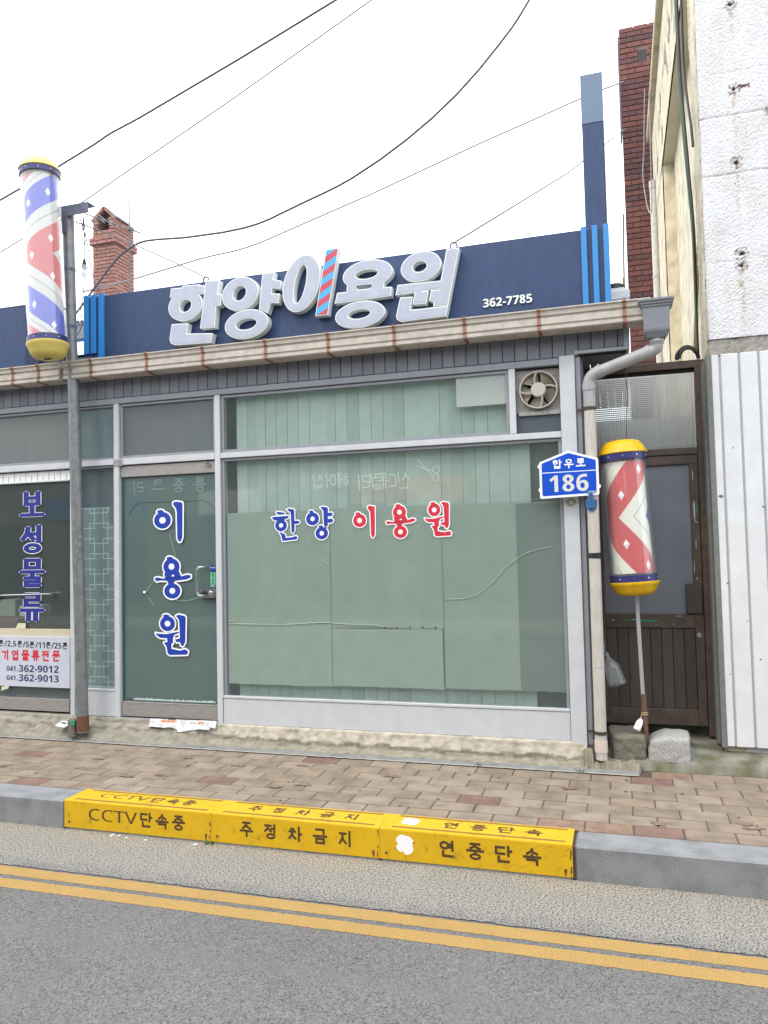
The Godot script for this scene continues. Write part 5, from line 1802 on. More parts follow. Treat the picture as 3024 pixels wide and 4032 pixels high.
	var side := func(called: String, xf: float, za: float, zb: float, ya: float, yt: float, rough: float, step: float) -> void:
		var q := begin()
		var nx := maxi(2, int((za - zb) / step))
		var ny := maxi(2, int((yt - ya) / step))
		grid(q, nx, ny, func(i, j):
			var z := lerpf(za, zb, float(i) / nx)
			var y := lerpf(ya, yt, float(j) / ny)
			return Vector3(xf - nb.get_noise_2d(z * .8, y * .8) * rough - ns.get_noise_2d(z, y) * .006, y, z), Vector3.LEFT,
			func(i, j): return yc.call(lerpf(za, zb, float(i) / nx), lerpf(ya, yt, float(j) / ny)))
		part(yb, called, q, M.ochre)
	side.call("recessed_wall", 3.85, -.6, -3.75, 0.0, 7.0, .0015, .05)
	side.call("corner_pier", 3.735, -.2, -.62, 0.0, 8.2, .006, .02)
	side.call("pilaster_side", 3.725, -3.7, -5.3, 0.0, 5.76, .002, .05)
	bx(yb, "corner_pier_core", Vector3(3.745, 0, -.63), Vector3(3.9, 8.2, -.24), M.cream, 0.0)
	bx(yb, "pilaster", Vector3(3.735, 0, -5.3), Vector3(3.95, 5.75, -3.7), mk(c8(226, 215, 186), 0.93, {"tex": textures["blot"], "s": 0.7}), .01)
	bx(yb, "main_wall", Vector3(3.86, 0, -5.4), Vector3(5.5, 8.2, -.6), M.cream, 0.0)
	# beam with flaking plaster
	s = begin()
	var flake := noise(131, 2.4, FastNoiseLite.TYPE_SIMPLEX_SMOOTH, 4)
	grid(s, 190, 50, func(i, j):
		var z := lerpf(-.62, -5.35, i / 190.0)
		var y := lerpf(5.74, 6.9, j / 50.0)
		var f := flake.get_noise_2d(z * .9, y * .7)
		var band := 1.0 - clampf(absf(y - 6.2) / .42, 0.0, 1.0)
		var h := .012 if f * band > .08 else 0.0
		return Vector3(3.72 + h + nb.get_noise_2d(z, y) * .002, y, z), Vector3.LEFT,
		func(i, j):
			var z := lerpf(-.62, -5.35, i / 190.0)
			var y := lerpf(5.74, 6.9, j / 50.0)
			var f := flake.get_noise_2d(z * .9, y * .7) * (1.0 - clampf(absf(y - 6.2) / .42, 0.0, 1.0))
			if f > .08:
				return c8(150, 146, 138).lerp(c8(110, 104, 98), clampf(nf.get_noise_2d(z, y) + .3, 0.0, 1.0)).srgb_to_linear()
			return yc.call(z, y))
	part(yb, "beam_face", s, M.ochre)
	bx(yb, "beam", Vector3(3.735, 5.742, -5.35), Vector3(3.95, 6.9, -.62), M.cream, 0.0)
	bx(yb, "eave_slab", Vector3(3.655, 6.905, -5.45), Vector3(4.2, 7.02, -.62), mk(c8(186, 176, 150), 0.93, {"tex": textures["blot"], "s": 1.0}), .01)
	s = begin()
	tube(s, [Vector3(3.69, 6.1, -4.95), Vector3(3.69, .1, -4.95)], .045, 14)
	var wp := part(yb, "white_drain_pipe", s, mk(c8(208, 204, 196), 0.6, {"tex": textures["blot"], "s": 1.5}))
	s = begin()
	tube(s, [Vector3(3.69, 6.13, -4.95), Vector3(3.69, 6.03, -4.95)], .052, 14)
	part(wp, "pipe_collar", s, M.pvc_old)
	s = begin()
	tube(s, [Vector3(3.69, 4.9, -4.95), Vector3(3.69, 4.86, -4.95)], .05, 14)
	part(wp, "pipe_collar", s, M.pvc_old)
	s = begin()
	tube(s, [Vector3(3.84, 4.6, -1.0), Vector3(3.835, 3.9, -1.55), Vector3(3.83, 3.2, -2.1)], .014, 8)
	part(yb, "slanting_conduit", s, mk(c8(158, 128, 76), 0.8))

func s_box(par: Node, called: String, lo: Vector3, hi: Vector3, mat: Material) -> void:
	bx(par, called, lo, hi, mat, 0.0)

func gate() -> void:
	var g := thing("brown_gate", "brown alley gate with frosted pane and cut-glass transom, paint peeling green", "gate", Vector3(3.3, .1, -.5))
	var z := -.5
	# frame
	for f in [[2.915, 2.962, .1, 2.775], [3.668, 3.722, .12, 2.775]]:
		bx(g, "gate_post", Vector3(f[0], f[2], z - .06), Vector3(f[1], f[3], z + .01), M.gate, .003)
	bx(g, "head_rail", Vector3(2.962, 2.722, z - .06), Vector3(3.735, 2.778, z + .012), M.gate, .003)
	bx(g, "head_rail", Vector3(2.963, 2.7, z - .05), Vector3(3.667, 2.721, z - .012), M.dark, .002)
	bx(g, "transom_rail", Vector3(2.962, 2.105, z - .06), Vector3(3.667, 2.152, z + .008), M.gate, .003)
	# cut glass: a slab whose face is a field of small pyramids
	var s := begin()
	var cell := .0145
	var nx := int((3.666 - 2.964) / cell)
	var ny := int((2.7 - 2.153) / cell)
	var zf := z - .02
	for i in nx:
		for j in ny:
			var x0 := 2.964 + i * cell
			var y0 := 2.153 + j * cell
			var a := Vector3(x0, y0, zf)
			var b := Vector3(x0 + cell, y0, zf)
			var c := Vector3(x0 + cell, y0 + cell, zf)
			var d := Vector3(x0, y0 + cell, zf)
			var f := cell * .17
			var up := Vector3(0, 0, cell * .2)
			var e := [a + Vector3(f, f, 0) + up, b + Vector3(-f, f, 0) + up, c + Vector3(-f, -f, 0) + up, d + Vector3(f, -f, 0) + up]
			var o := [a, b, c, d]
			for q in 4:
				var r := (q + 1) % 4
				var n: Vector3 = (o[r] - o[q]).cross(e[q] - o[q]).normalized()
				quad(s, o[q], o[r], e[r], e[q], n if n.z > 0 else -n)
			quad(s, e[0], e[1], e[2], e[3], Vector3(0, 0, 1))
	var xe := 2.964 + nx * cell
	var ye := 2.153 + ny * cell
	quad(s, Vector3(2.964, 2.153, zf - .006), Vector3(xe, 2.153, zf - .006), Vector3(xe, ye, zf - .006), Vector3(2.964, ye, zf - .006), Vector3(0, 0, -1))
	quad(s, Vector3(2.964, 2.153, zf), Vector3(xe, 2.153, zf), Vector3(xe, 2.153, zf - .006), Vector3(2.964, 2.153, zf - .006), Vector3.DOWN)
	quad(s, Vector3(2.964, ye, zf), Vector3(xe, ye, zf), Vector3(xe, ye, zf - .006), Vector3(2.964, ye, zf - .006), Vector3.UP)
	quad(s, Vector3(2.964, 2.153, zf), Vector3(2.964, ye, zf), Vector3(2.964, ye, zf - .006), Vector3(2.964, 2.153, zf - .006), Vector3.LEFT)
	quad(s, Vector3(xe, 2.153, zf), Vector3(xe, ye, zf), Vector3(xe, ye, zf - .006), Vector3(xe, 2.153, zf - .006), Vector3.RIGHT)
	part(g, "cut_glass_pane", s, M.prism)
	# white wall behind the gate, added to brighten the cut glass
	var sw := thing("added_alley_wall", "white wall added in the alley to brighten the cut glass, otherwise unseen", "added_wall", Vector3(3.3, .1, -1.2))
	bx(sw, "white_wall", Vector3(2.9, .1, -1.3), Vector3(3.845, 2.9, -1.2), M.white, 0.0)
	# leaf
	s = begin()
	box(s, Vector3(2.966, 2.035, z - .04), Vector3(3.664, 2.1, z), .003)
	var leaf := part(g, "gate_leaf", s, M.gate)
	for f in [[2.966, .186, 3.0, 2.035], [3.605, .186, 3.664, 2.035], [3.0, .87, 3.605, .968], [3.0, .186, 3.605, .3]]:
		bx(leaf, "stile" if f[3] - f[1] > .5 else "rail", Vector3(f[0], f[1], z - .04), Vector3(f[2], f[3], z), M.gate, .003)
	rect_sheet(leaf, "frosted_pane", 3.0, 3.605, .968, 2.035, z - .022, M.frosted, .006)
	var x := 3.0
	for k in 8:
		bx(leaf, "plank", Vector3(x, .3, z - .035), Vector3(minf(x + .0738, 3.605), .87, z - .012), M.gate_plank[k % 3], .004)
		x += .0757
	bx(leaf, "lock_plate", Vector3(3.552, .975, z - .01), Vector3(3.655, 1.183, z + .02), M.gate_plank[1], .003)
	s = begin()
	lathe(s, [Vector2(.019, 0), Vector2(.019, .006), Vector2(.015, .01), Vector2(.009, .01), Vector2(.008, .004), Vector2(0, .004)], Transform3D(Basis(Vector3.RIGHT, PI / 2), Vector3(3.63, .82, z)), 18)
	part(leaf, "lock_cylinder", s, M.steel)
	# flaked paint
	var pl := plane_at(Vector3(0, 0, z))
	var chips := [[3.22, .925, .2, .01, 1], [3.3, .92, .14, .013, 1], [3.35, .893, .035, .01, 1], [3.46, .895, .03, .01, 1], [3.2, .93, .04, .005, 0], [3.05, .925, .03, .006, 0], [3.5, .955, .04, .005, 0], [3.645, 1.72, .007, .12, 1], [3.63, 1.7, .009, .16, 0], [3.645, 1.5, .006, .06, 1], [3.632, 1.46, .005, .07, 0], [3.615, 1.3, .004, .1, 0], [3.628, 1.95, .006, .08, 0], [3.655, 1.3, .008, .025, 1], [3.64, 1.62, .022, .006, 0], [3.63, 1.22, .006, .02, 0]]
	for c in chips:
		var poly := PackedVector2Array()
		for k in 12:
			var a := TAU * k / 12
			poly.append(Vector2(c[0] + cos(a) * c[2] * .5 * rng.randf_range(.6, 1.15), c[1] + sin(a) * c[3] * .5 * rng.randf_range(.6, 1.15)))
		s = begin()
		slab(s, [poly], [], pl, .0004, .0009 + rng.randf() * .0006)
		part(leaf, "paint_chip", s, M.green_paint if c[4] == 1 else M.white_chip)
	for y in [2.13, .25]:
		bx(g, "hinge", Vector3(3.712, y - .03, z + .005), Vector3(3.742, y + .03, z + .03), M.steel, .003)
	# thin wires hanging down over the transom
	s = begin()
	tube(s, [Vector3(3.205, 3.4, -.4), Vector3(3.206, 2.95, -.42), Vector3(3.2, 2.66, -.44), Vector3(3.21, 2.55, -.45), Vector3(3.195, 2.4, -.46), Vector3(3.19, 2.2, -.46), Vector3(3.188, 2.05, -.44)], .0028, 6)
	var wire := part(self, "hanging_wire", s, M.cable)
	tag(wire, "thin grey wire hanging down in front of the cut-glass transom", "wire")
	# black hose looped over the gate's head rail
	s = begin()
	tube(s, bend([Vector3(3.555, 2.79, -.5), Vector3(3.56, 2.83, -.5), Vector3(3.6, 2.872, -.5), Vector3(3.645, 2.872, -.5), Vector3(3.685, 2.83, -.49), Vector3(3.7, 2.785, -.49)]), .014, 10)
	tube(s, bend([Vector3(3.572, 2.79, -.47), Vector3(3.58, 2.825, -.47), Vector3(3.61, 2.855, -.47), Vector3(3.65, 2.853, -.47), Vector3(3.69, 2.82, -.47)]), .009, 10)
	var hose := part(self, "black_hose", s, M.black)
	tag(hose, "black hose looped over the top rail of the brown gate", "hose")

func bend(pts: Array) -> Array:
	var c := Curve3D.new()
	for i in pts.size():
		var t: Vector3 = (pts[mini(i + 1, pts.size() - 1)] - pts[maxi(i - 1, 0)]) / 6.0
		c.add_point(pts[i], -t, t)
	c.bake_interval = 0.03
	var o := []
	for p in c.tessellate(4, 3.0):
		o.append(p)
	return o

# ---------------------------------------------------------------- chimneys
func course(par: Node, y: float, h: float, lo: Vector2, hi: Vector2, faces: Array, mats: Array, shift: float, soot := false, skip = null) -> void:
	var bl := .2
	var dep := .05
	for f in faces:
		var along_x: bool = f == "front"
		var a := lo.x if along_x else lo.y
		var e := hi.x if along_x else hi.y
		var p := a - shift
		while p < e - .004:
			var p0 := maxf(p, a)
			var p1 := minf(p + bl - .01, e)
			p += bl
			if p1 - p0 < .03:
				continue
			if skip != null and along_x and p1 > skip[0] and p0 < skip[1]:
				if p0 < skip[0] and skip[0] - p0 > .03:
					p1 = skip[0]
				elif p1 > skip[1] and p1 - skip[1] > .03:
					p0 = skip[1]
				else:
					continue
			var key := Vector3(snappedf(p1 - p0, .004), h - .012, dep)
			var prou := rng.randf_range(-.003, .004)
			var mat: Material = mats[rng.randi() % mats.size()]
			if along_x:
				shared(par, "brick", unit_box(key, .004), mat, Vector3((p0 + p1) * .5, y + h * .5, hi.y - dep * .5 + prou + .004))
			else:
				shared(par, "brick", unit_box(key, .004), mat, Vector3(hi.x - dep * .5 + prou + .004, y + h * .5, (p0 + p1) * .5), Basis(Vector3.UP, PI / 2))

func chimneys() -> void:
	# tall one at the end of the alley
	var c := thing("brick_chimney", "tall dark red brick chimney behind the sign column, at the alley's end", "chimney", Vector3(3.6, 0, -6.0), "brick chimneys")
	bx(c, "core", Vector3(3.365, 0, -6.2), Vector3(3.835, 8.78, -5.812), M.brick_joint, 0.0)
	var y := 2.6
	var k := 0
	while y < 8.75:
		var soot := y > 6.2 and y < 8.0
		var mats: Array = M.bricks if rng.randf() > (.75 if soot else .25) else M.bricks_soot
		course(c, y, .0765, Vector2(3.36, -6.2), Vector2(3.84, -5.8), ["front"], mats if not soot else (M.bricks_soot if rng.randf() < .7 else M.bricks), .1 if k % 2 else 0.0, false, [3.6, 3.72] if y > 8.2 and y < 8.42 else null)
		y += .0765
		k += 1
	bx(c, "vent_hole", Vector3(3.6, 8.2, -5.83), Vector3(3.72, 8.43, -5.808), M.black, 0.0)
	bx(c, "side_flashing", Vector3(3.335, 7.3, -6.15), Vector3(3.358, 8.7, -5.83), M.angle, .003)
	# short one on the left with a gabled cap
	var d := thing("brick_chimney", "short red brick chimney with gabled cap, left behind the roof sign", "chimney", Vector3(-6.15, 4.0, -7.25), "brick chimneys")
	bx(d, "core", Vector3(-6.415, 4.0, -7.6), Vector3(-5.93, 7.45, -7.012), M.brick_joint, 0.0)
	y = 6.0
	k = 0
	while y < 7.42:
		course(d, y, .0705, Vector2(-6.42, -7.6), Vector2(-5.92, -7.0), ["front", "side"], M.bricks_left, .1 if k % 2 else 0.0)
		y += .0705
		k += 1
	bx(d, "core", Vector3(-6.465, 7.45, -7.65), Vector3(-5.885, 7.592, -6.962), M.brick_joint, 0.0)
	for i in 2:
		course(d, 7.45 + i * .0705, .0705, Vector2(-6.47, -7.65), Vector2(-5.88, -6.95), ["front", "side"], M.bricks_left, .1 * i)
	bx(d, "core", Vector3(-6.415, 7.592, -7.6), Vector3(-5.935, 7.73, -7.012), M.brick_joint, 0.0)
	for i in 2:
		course(d, 7.592 + i * .0705, .0705, Vector2(-6.42, -7.6), Vector2(-5.92, -7.0), ["front", "side"], M.bricks_left, .1 * i)
	# cheeks of the opening, side wall and the gable
	bx(d, "flue_back", Vector3(-6.4, 7.735, -7.6), Vector3(-5.95, 7.97, -7.4), M.dark, 0.0)
	bx(d, "core", Vector3(-6.06, 7.735, -7.4), Vector3(-5.935, 7.97, -7.012), M.brick_joint, 0.0)
	bx(d, "core", Vector3(-6.41, 7.735, -7.4), Vector3(-6.31, 7.97, -7.012), M.brick_joint, 0.0)
	for i in 4:
		course(d, 7.735 + i * .06, .06, Vector2(-6.42, -7.6), Vector2(-5.92, -7.0), ["front", "side"], M.bricks_left, .1 * (i % 2), false, [-6.3, -6.06])
	for sgn in [-1.0, 1.0]:
		for q in 3:
			var t := Transform3D(Basis(Vector3(0, 0, 1), -sgn * .78), Vector3(-6.18 + sgn * (.2 - q * .07), 7.99 + q * .07, -7.05))
			shared(d, "brick", unit_box(Vector3(.1, .06, .1), .004), M.bricks_left[q], t.origin, t.basis)
	var s := begin()
	for sgn in [-1.0, 1.0]:
		var a := Vector3(-6.18, 8.19, -7.0)
		var b := Vector3(-6.18 + sgn * .28, 7.94, -7.0)
		var n := Vector3(sgn * .25, .28, 0).normalized()
		quad(s, a + n * .02, b + n * .02, b + n * .02 - Vector3(0, 0, .62), a + n * .02 - Vector3(0, 0, .62), n)
		quad(s, a, b, b - Vector3(0, 0, .62), a - Vector3(0, 0, .62), -n)
		quad(s, a, b, b + n * .02, a + n * .02, Vector3(0, 0, 1))
	part(d, "gable_roof", s, M.roof_grey)
	# aerial fixed beside the left chimney
	var an := thing("tv_aerial", "dark rod aerial with a long boom beside the left chimney", "aerial", Vector3(-5.25, 6.0, -6.5))
	s = begin()
	tube(s, [Vector3(-5.25, 7.95, -6.5), Vector3(-5.255, 5.9, -6.5)], .013, 8)
	part(an, "mast", s, M.cable)
	s = begin()
	tube(s, [Vector3(-6.2, 7.845, -6.5), Vector3(-4.99, 7.3, -6.5)], .013, 8)
	part(an, "boom", s, M.cable)
	for q in [[-5.95, 7.735, .3], [-5.75, 7.645, .26], [-5.6, 7.577, .22], [-5.12, 7.36, .12]]:
		s = begin()
		tube(s, [Vector3(q[0] - .05, q[1] + .03, -6.5 - q[2]), Vector3(q[0] + .05, q[1] - .01, -6.5 + q[2])], .007, 6)
		part(an, "element", s, M.wire_pale)
	bx(an, "clamp", Vector3(-5.3, 7.39, -6.53), Vector3(-5.21, 7.46, -6.47), M.cable, .004)

# ---------------------------------------------------------------- barber poles and posts
func stripes(L: float, R: float, k: float, off: float, red: float, white: float, blue: float, white2: float, dim: float) -> ImageTexture:
	var w := 256
	var h := 640
	var im := Image.create(w, h, false, Image.FORMAT_RGB8)
	var per := red + white + blue + white2
	var cr := c8(198, 42, 48).lerp(c8(176, 90, 96), dim)
	var cb := c8(22, 58, 188)
	var cw := c8(226, 228, 216).lerp(c8(176, 180, 184), dim * 2.0)
	for j in h:
		for i in w:
			var a := (float(i) / w - .5) * TAU
			var y := (.5 - float(j) / h) * L
			var p := fposmod(absf(y) - k * (a * R - off), per)
			var c := cw
			var edge := p
			if p < red:
				c = cr
			elif p > red + white and p < red + white + blue:
				c = cb
			else:
				var q := p - red if p < red + white else p - red - white - blue
				if absf(q - (white if p < red + white else white2) * .5) < .005:
					c = cw.darkened(.28)
			im.set_pixel(i, j, c)
	return ImageTexture.create_from_image(im)

func barber_pole(called: String, label: String, base: Vector3, top: Vector3, R: float, cap_mat: Material, dish: bool, tex: ImageTexture, gems: Array) -> Node3D:
	var o := thing(called, label, "barber pole", base, "barber poles")
	var up := (top - base).normalized()
	var L := base.distance_to(top)
	var rt := up.cross(Vector3(0, 0, 1)).normalized() * -1.0
	rt = Vector3(0, 0, 1).cross(up).normalized() * -1.0
	var fw := rt.cross(up).normalized()
	var x := Transform3D(Basis(rt, up, fw), base)
	if fw.z < 0:
		x = Transform3D(Basis(-rt, up, -fw), base)
	var bm := mk(Color.WHITE, 0.4)
	bm.albedo_texture = tex
	var s := begin()
	# drum: seam at the back, so that the middle of the print faces the street
	lathe(s, [Vector2(R * .88, L - .035), Vector2(R * .88, .035)], x, 40, true, -PI, PI)
	part(o, "striped_drum", s, bm)
	s = begin()
	lathe(s, [Vector2(R, .0), Vector2(R, L)], x, 44)
	lathe(s, [Vector2(R - .004, L), Vector2(R - .004, 0)], x, 44)
	part(o, "clear_tube", s, M.clear)
	for e in [[.0, 1.0], [L, -1.0]]:
		s = begin()
		var y: float = e[0]
		lathe(s, [Vector2(R + .001, y - .022), Vector2(R + .008, y - .022), Vector2(R + .008, y + .022), Vector2(R + .001, y + .022)], x, 44)
		var bn := part(o, "navy_band", s, M.band_navy)
		for k in 5:
			var a := -PI * .4 + k * PI * .2
			s = begin()
			lathe(s, [Vector2(.005, 0), Vector2(.003, .003), Vector2(0, .0035)], x * Transform3D(Basis(Vector3.UP, a) * Basis(Vector3.RIGHT, PI / 2), Vector3(sin(a) * (R + .008), y, cos(a) * (R + .008))), 8)
			part(bn, "rivet", s, M.chrome)
	var cap := [Vector2(R + .009, 0), Vector2(R + .014, .002), Vector2(R + .014, .016), Vector2(R + .006, .024), Vector2(R - .012, .06), Vector2(R - .03, .082), Vector2(R - .06, .092), Vector2(0, .096)]
	s = begin()
	var topp := []
	for p in cap:
		topp.append(Vector2(p.x, p.y + L + .022))
	lathe(s, topp, x, 44)
	part(o, "top_cap", s, cap_mat)
	s = begin()
	var bot := []
	var deep := 1.3 if dish else 1.0
	for p in cap:
		bot.append(Vector2(p.x, -.022 - p.y * deep))
	bot.reverse()
	lathe(s, bot, x, 44)
	part(o, "bottom_cap", s, cap_mat)
	if dish:
		# the broken hole in the dish below
		s = begin()
		for q in 12:
			var r0 := (.035 if q % 3 else .055) * (1.0 if q % 2 else .8)
			var r1 := (.035 if (q + 1) % 3 else .055) * (1.0 if (q + 1) % 2 else .8)
			var yb := -.022 - .096 * deep - .0012
			tri(s, x * Vector3(0, yb, .01), x * Vector3(cos(TAU * q / 12) * r0, yb, .01 + sin(TAU * q / 12) * r0 * .6), x * Vector3(cos(TAU * (q + 1) / 12) * r1, yb, .01 + sin(TAU * (q + 1) / 12) * r1 * .6), -x.basis.y)
		part(o, "broken_hole", s, M.iron)
	for g in gems:
		s = begin()
		var a: float = g[0]
		var q := x * Transform3D(Basis(Vector3.UP, a), Vector3(sin(a) * R * .885, g[1] * L, cos(a) * R * .885))
		for sg in [[1, 1], [1, -1], [-1, 1], [-1, -1]]:
			var p0 := q * Vector3(sg[0] * .021, 0, 0)
			var p1 := q * Vector3(0, sg[1] * .034, 0)
			var pc := q * Vector3(0, 0, .007)
			var n := (p0 - pc).cross(p1 - pc).normalized()
			tri(s, p0, p1, pc, n if n.dot(q.basis.z) > 0 else -n)
		part(o, "mirror_diamond", s, mk(c8(240, 240, 240), 0.25))  # mirror facets whose reflected sky is put into a flat white
	return o

func poles() -> void:
	# steel post and its angle arm
	var p := thing("steel_post", "leaning galvanised steel post between the two shop fronts", "post", Vector3(-1.03, .1, .12))
	var s := begin()
	tube(s, [Vector3(-1.032, .07, .13), Vector3(-1.085, 1.8, .125), Vector3(-1.125, 2.95, .12), Vector3(-1.142, 3.2, .12), Vector3(-1.172, 4.36, .12)], .046, 22)
	part(p, "shaft", s, M.post)
	s = begin()
	tube(s, [Vector3(-1.0315, .08, .13), Vector3(-1.034, .2, .13)], .0475, 22)
	part(p, "rusty_foot", s, M.rust)
	s = begin()
	box(s, Vector3(-1.235, 4.27, .167), Vector3(-.935, 4.36, .175), .001)
	box(s, Vector3(-1.235, 4.352, .08), Vector3(-.935, 4.36, .167), .001)
	part(p, "angle_arm", s, M.angle)
	bx(p, "arm_bracket", Vector3(-1.235, 4.13, .168), Vector3(-1.14, 4.27, .174), M.angle, .002)
	for y in [3.84, 3.36]:
		s = begin()
		var xo := lerpf(-1.142, -1.172, (y - 3.2) / 1.16)
		tube(s, [Vector3(xo, y + .014, .12), Vector3(xo, y - .014, .12)], .049, 20)
		tube(s, [Vector3(xo + .045, y, .15), Vector3(xo + .075, y - .012, .17)], .006, 6)
		part(p, "strap_band", s, M.angle)
	s = begin()
	for q in [[1.62, .04], [1.55, .05], [1.47, .045]]:
		tube(s, [Vector3(-1.078 + .04, q[0], .155), Vector3(-1.078 + .052, q[0] - .01, .165)], .008, 6)
	part(p, "weld_stub", s, M.post)
	# square lump of concrete with green tape at the post's foot
	s = begin()
	box(s, Vector3(-1.155, .03, .1), Vector3(-1.088, .17, .17), .01)
	var st := part(self, "post_stub", s, M.stone_dark)
	tag(st, "rough short stub with green tape beside the steel post's foot", "stub")
	s = begin()
	box(s, Vector3(-1.112, .125, .168), Vector3(-1.075, .172, .178), .004)
	part(st, "green_tape", s, M.green_paint)
	var t1 := stripes(1.3, .13, .73, .16, .235, .18, .22, .1, .3)
	barber_pole("barber_pole", "large weathered barber pole high on the steel post at left", Vector3(-1.187, 3.19, .34), Vector3(-1.263, 4.555, .34), .148, M.cap_old, true, t1, [[-.1, .79], [-.02, .48], [.0, .19], [1.1, .86], [1.15, .585], [1.15, .36], [1.1, .07], [-1.25, .48]])
	s = begin()
	tube(s, [Vector3(-1.2, 3.5, .2), Vector3(-1.15, 3.5, .14)], .012, 8)
	tube(s, [Vector3(-1.23, 4.25, .2), Vector3(-1.165, 4.25, .14)], .012, 8)
	var br := part(self, "pole_bracket", s, M.angle)
	tag(br, "steel brackets holding the large barber pole on its post", "bracket")
	var t2 := stripes(.75, .13, 1.2, -.065, .275, .235, .2, .235, 0.0)
	barber_pole("barber_pole", "small barber pole with bright yellow caps before the brown gate", Vector3(3.199, 1.245, -.1), Vector3(3.153, 2.06, -.1), .148, M.cap_yellow, false, t2, [[-.25, .68], [-.22, .28], [.8, .885], [.85, .1]])
	# its stand: aluminium tube in a rusty socket
	var sd := thing("pole_stand", "slim aluminium tube in a rusty pipe, holding the small barber pole", "stand", Vector3(3.23, .08, -.14))
	s = begin()
	box(s, Vector3(-.0125, 0, -.0125), Vector3(.0125, .71, .0125), .002, Transform3D(Basis(Vector3(0, 0, 1), .025), Vector3(3.229, .44, -.115)))
	part(sd, "tube", s, M.stick)
	s = begin()
	tube(s, [Vector3(3.231, .47, -.115), Vector3(3.238, .06, -.13)], .0195, 14)
	part(sd, "rusty_socket", s, mk(c8(110, 82, 70), 0.85, {"tex": textures["blot"], "s": 4.0}))
	s = begin()
	for y in [.335, .345, .33]:
		var ring := []
		for q in 13:
			ring.append(Vector3(3.234 + cos(TAU * q / 12.0) * .022, y + sin(TAU * q / 12.0) * .004, -.12 + sin(TAU * q / 12.0) * .022))
		tube(s, ring, .0022, 5, false)
	part(sd, "tie_wire", s, mk(c8(200, 176, 120), 0.6))
	# white bulb socket hanging from the tie wire
	s = begin()
	lathe(s, [Vector2(.0, .05), Vector2(.012, .05), Vector2(.015, .04), Vector2(.022, .03), Vector2(.024, -.02), Vector2(.02, -.03), Vector2(.016, -.03), Vector2(.014, -.01), Vector2(0, -.01)], Transform3D(Basis(Vector3(0, 0, 1), -.45) * Basis(Vector3.RIGHT, -.4), Vector3(3.19, .262, -.085)), 18)
	tube(s, [Vector3(3.207, .305, -.1), Vector3(3.215, .33, -.1)], .002, 5)
	var sk := part(self, "bulb_socket", s, M.white)
	tag(sk, "white ceramic bulb socket hanging on the rusty stand pipe", "bulb socket")

# ---------------------------------------------------------------- small things
func stone(called: String, label: String, lo: Vector3, hi: Vector3, mat: Material, sd: int, turn: float, rough: float, broken: bool) -> void:
	var n := noise(sd, 9.0, FastNoiseLite.TYPE_SIMPLEX_SMOOTH, 4)
	var s := begin()
	var mid := (lo + hi) * .5
	var h := (hi - lo) * .5
	var b := Basis(Vector3.UP, turn)
	var N := 14
	for ax in 3:
		for sg in [-1.0, 1.0]:
			var out := Vector3.ZERO
			out[ax] = sg
			grid(s, N, N, func(i, j):
				var p := Vector3.ZERO
				p[ax] = sg
				p[(ax + 1) % 3] = i * 2.0 / N - 1.0
				p[(ax + 2) % 3] = j * 2.0 / N - 1.0
				# round the corners by pulling them to a super-ellipsoid
				var l := pow(pow(absf(p.x), 9) + pow(absf(p.y), 9) + pow(absf(p.z), 9), 1.0 / 9.0)
				p /= l
				var w := mid + b * (p * h)
				if broken and p.y > .0 and p.x < -.2:
					w.y -= (-.2 - p.x) * .045 * p.y
					w.x += p.y * .02 * (-.2 - p.x)
				return w + Vector3(n.get_noise_3d(w.x * 2, w.y * 2, w.z * 2), n.get_noise_3d(w.x * 2 + 7, w.y * 2, w.z * 2), n.get_noise_3d(w.x * 2, w.y * 2 + 9, w.z * 2)) * rough, b * out)
	var o := part(self, called, s, mat)
	tag(o, label, "stone")

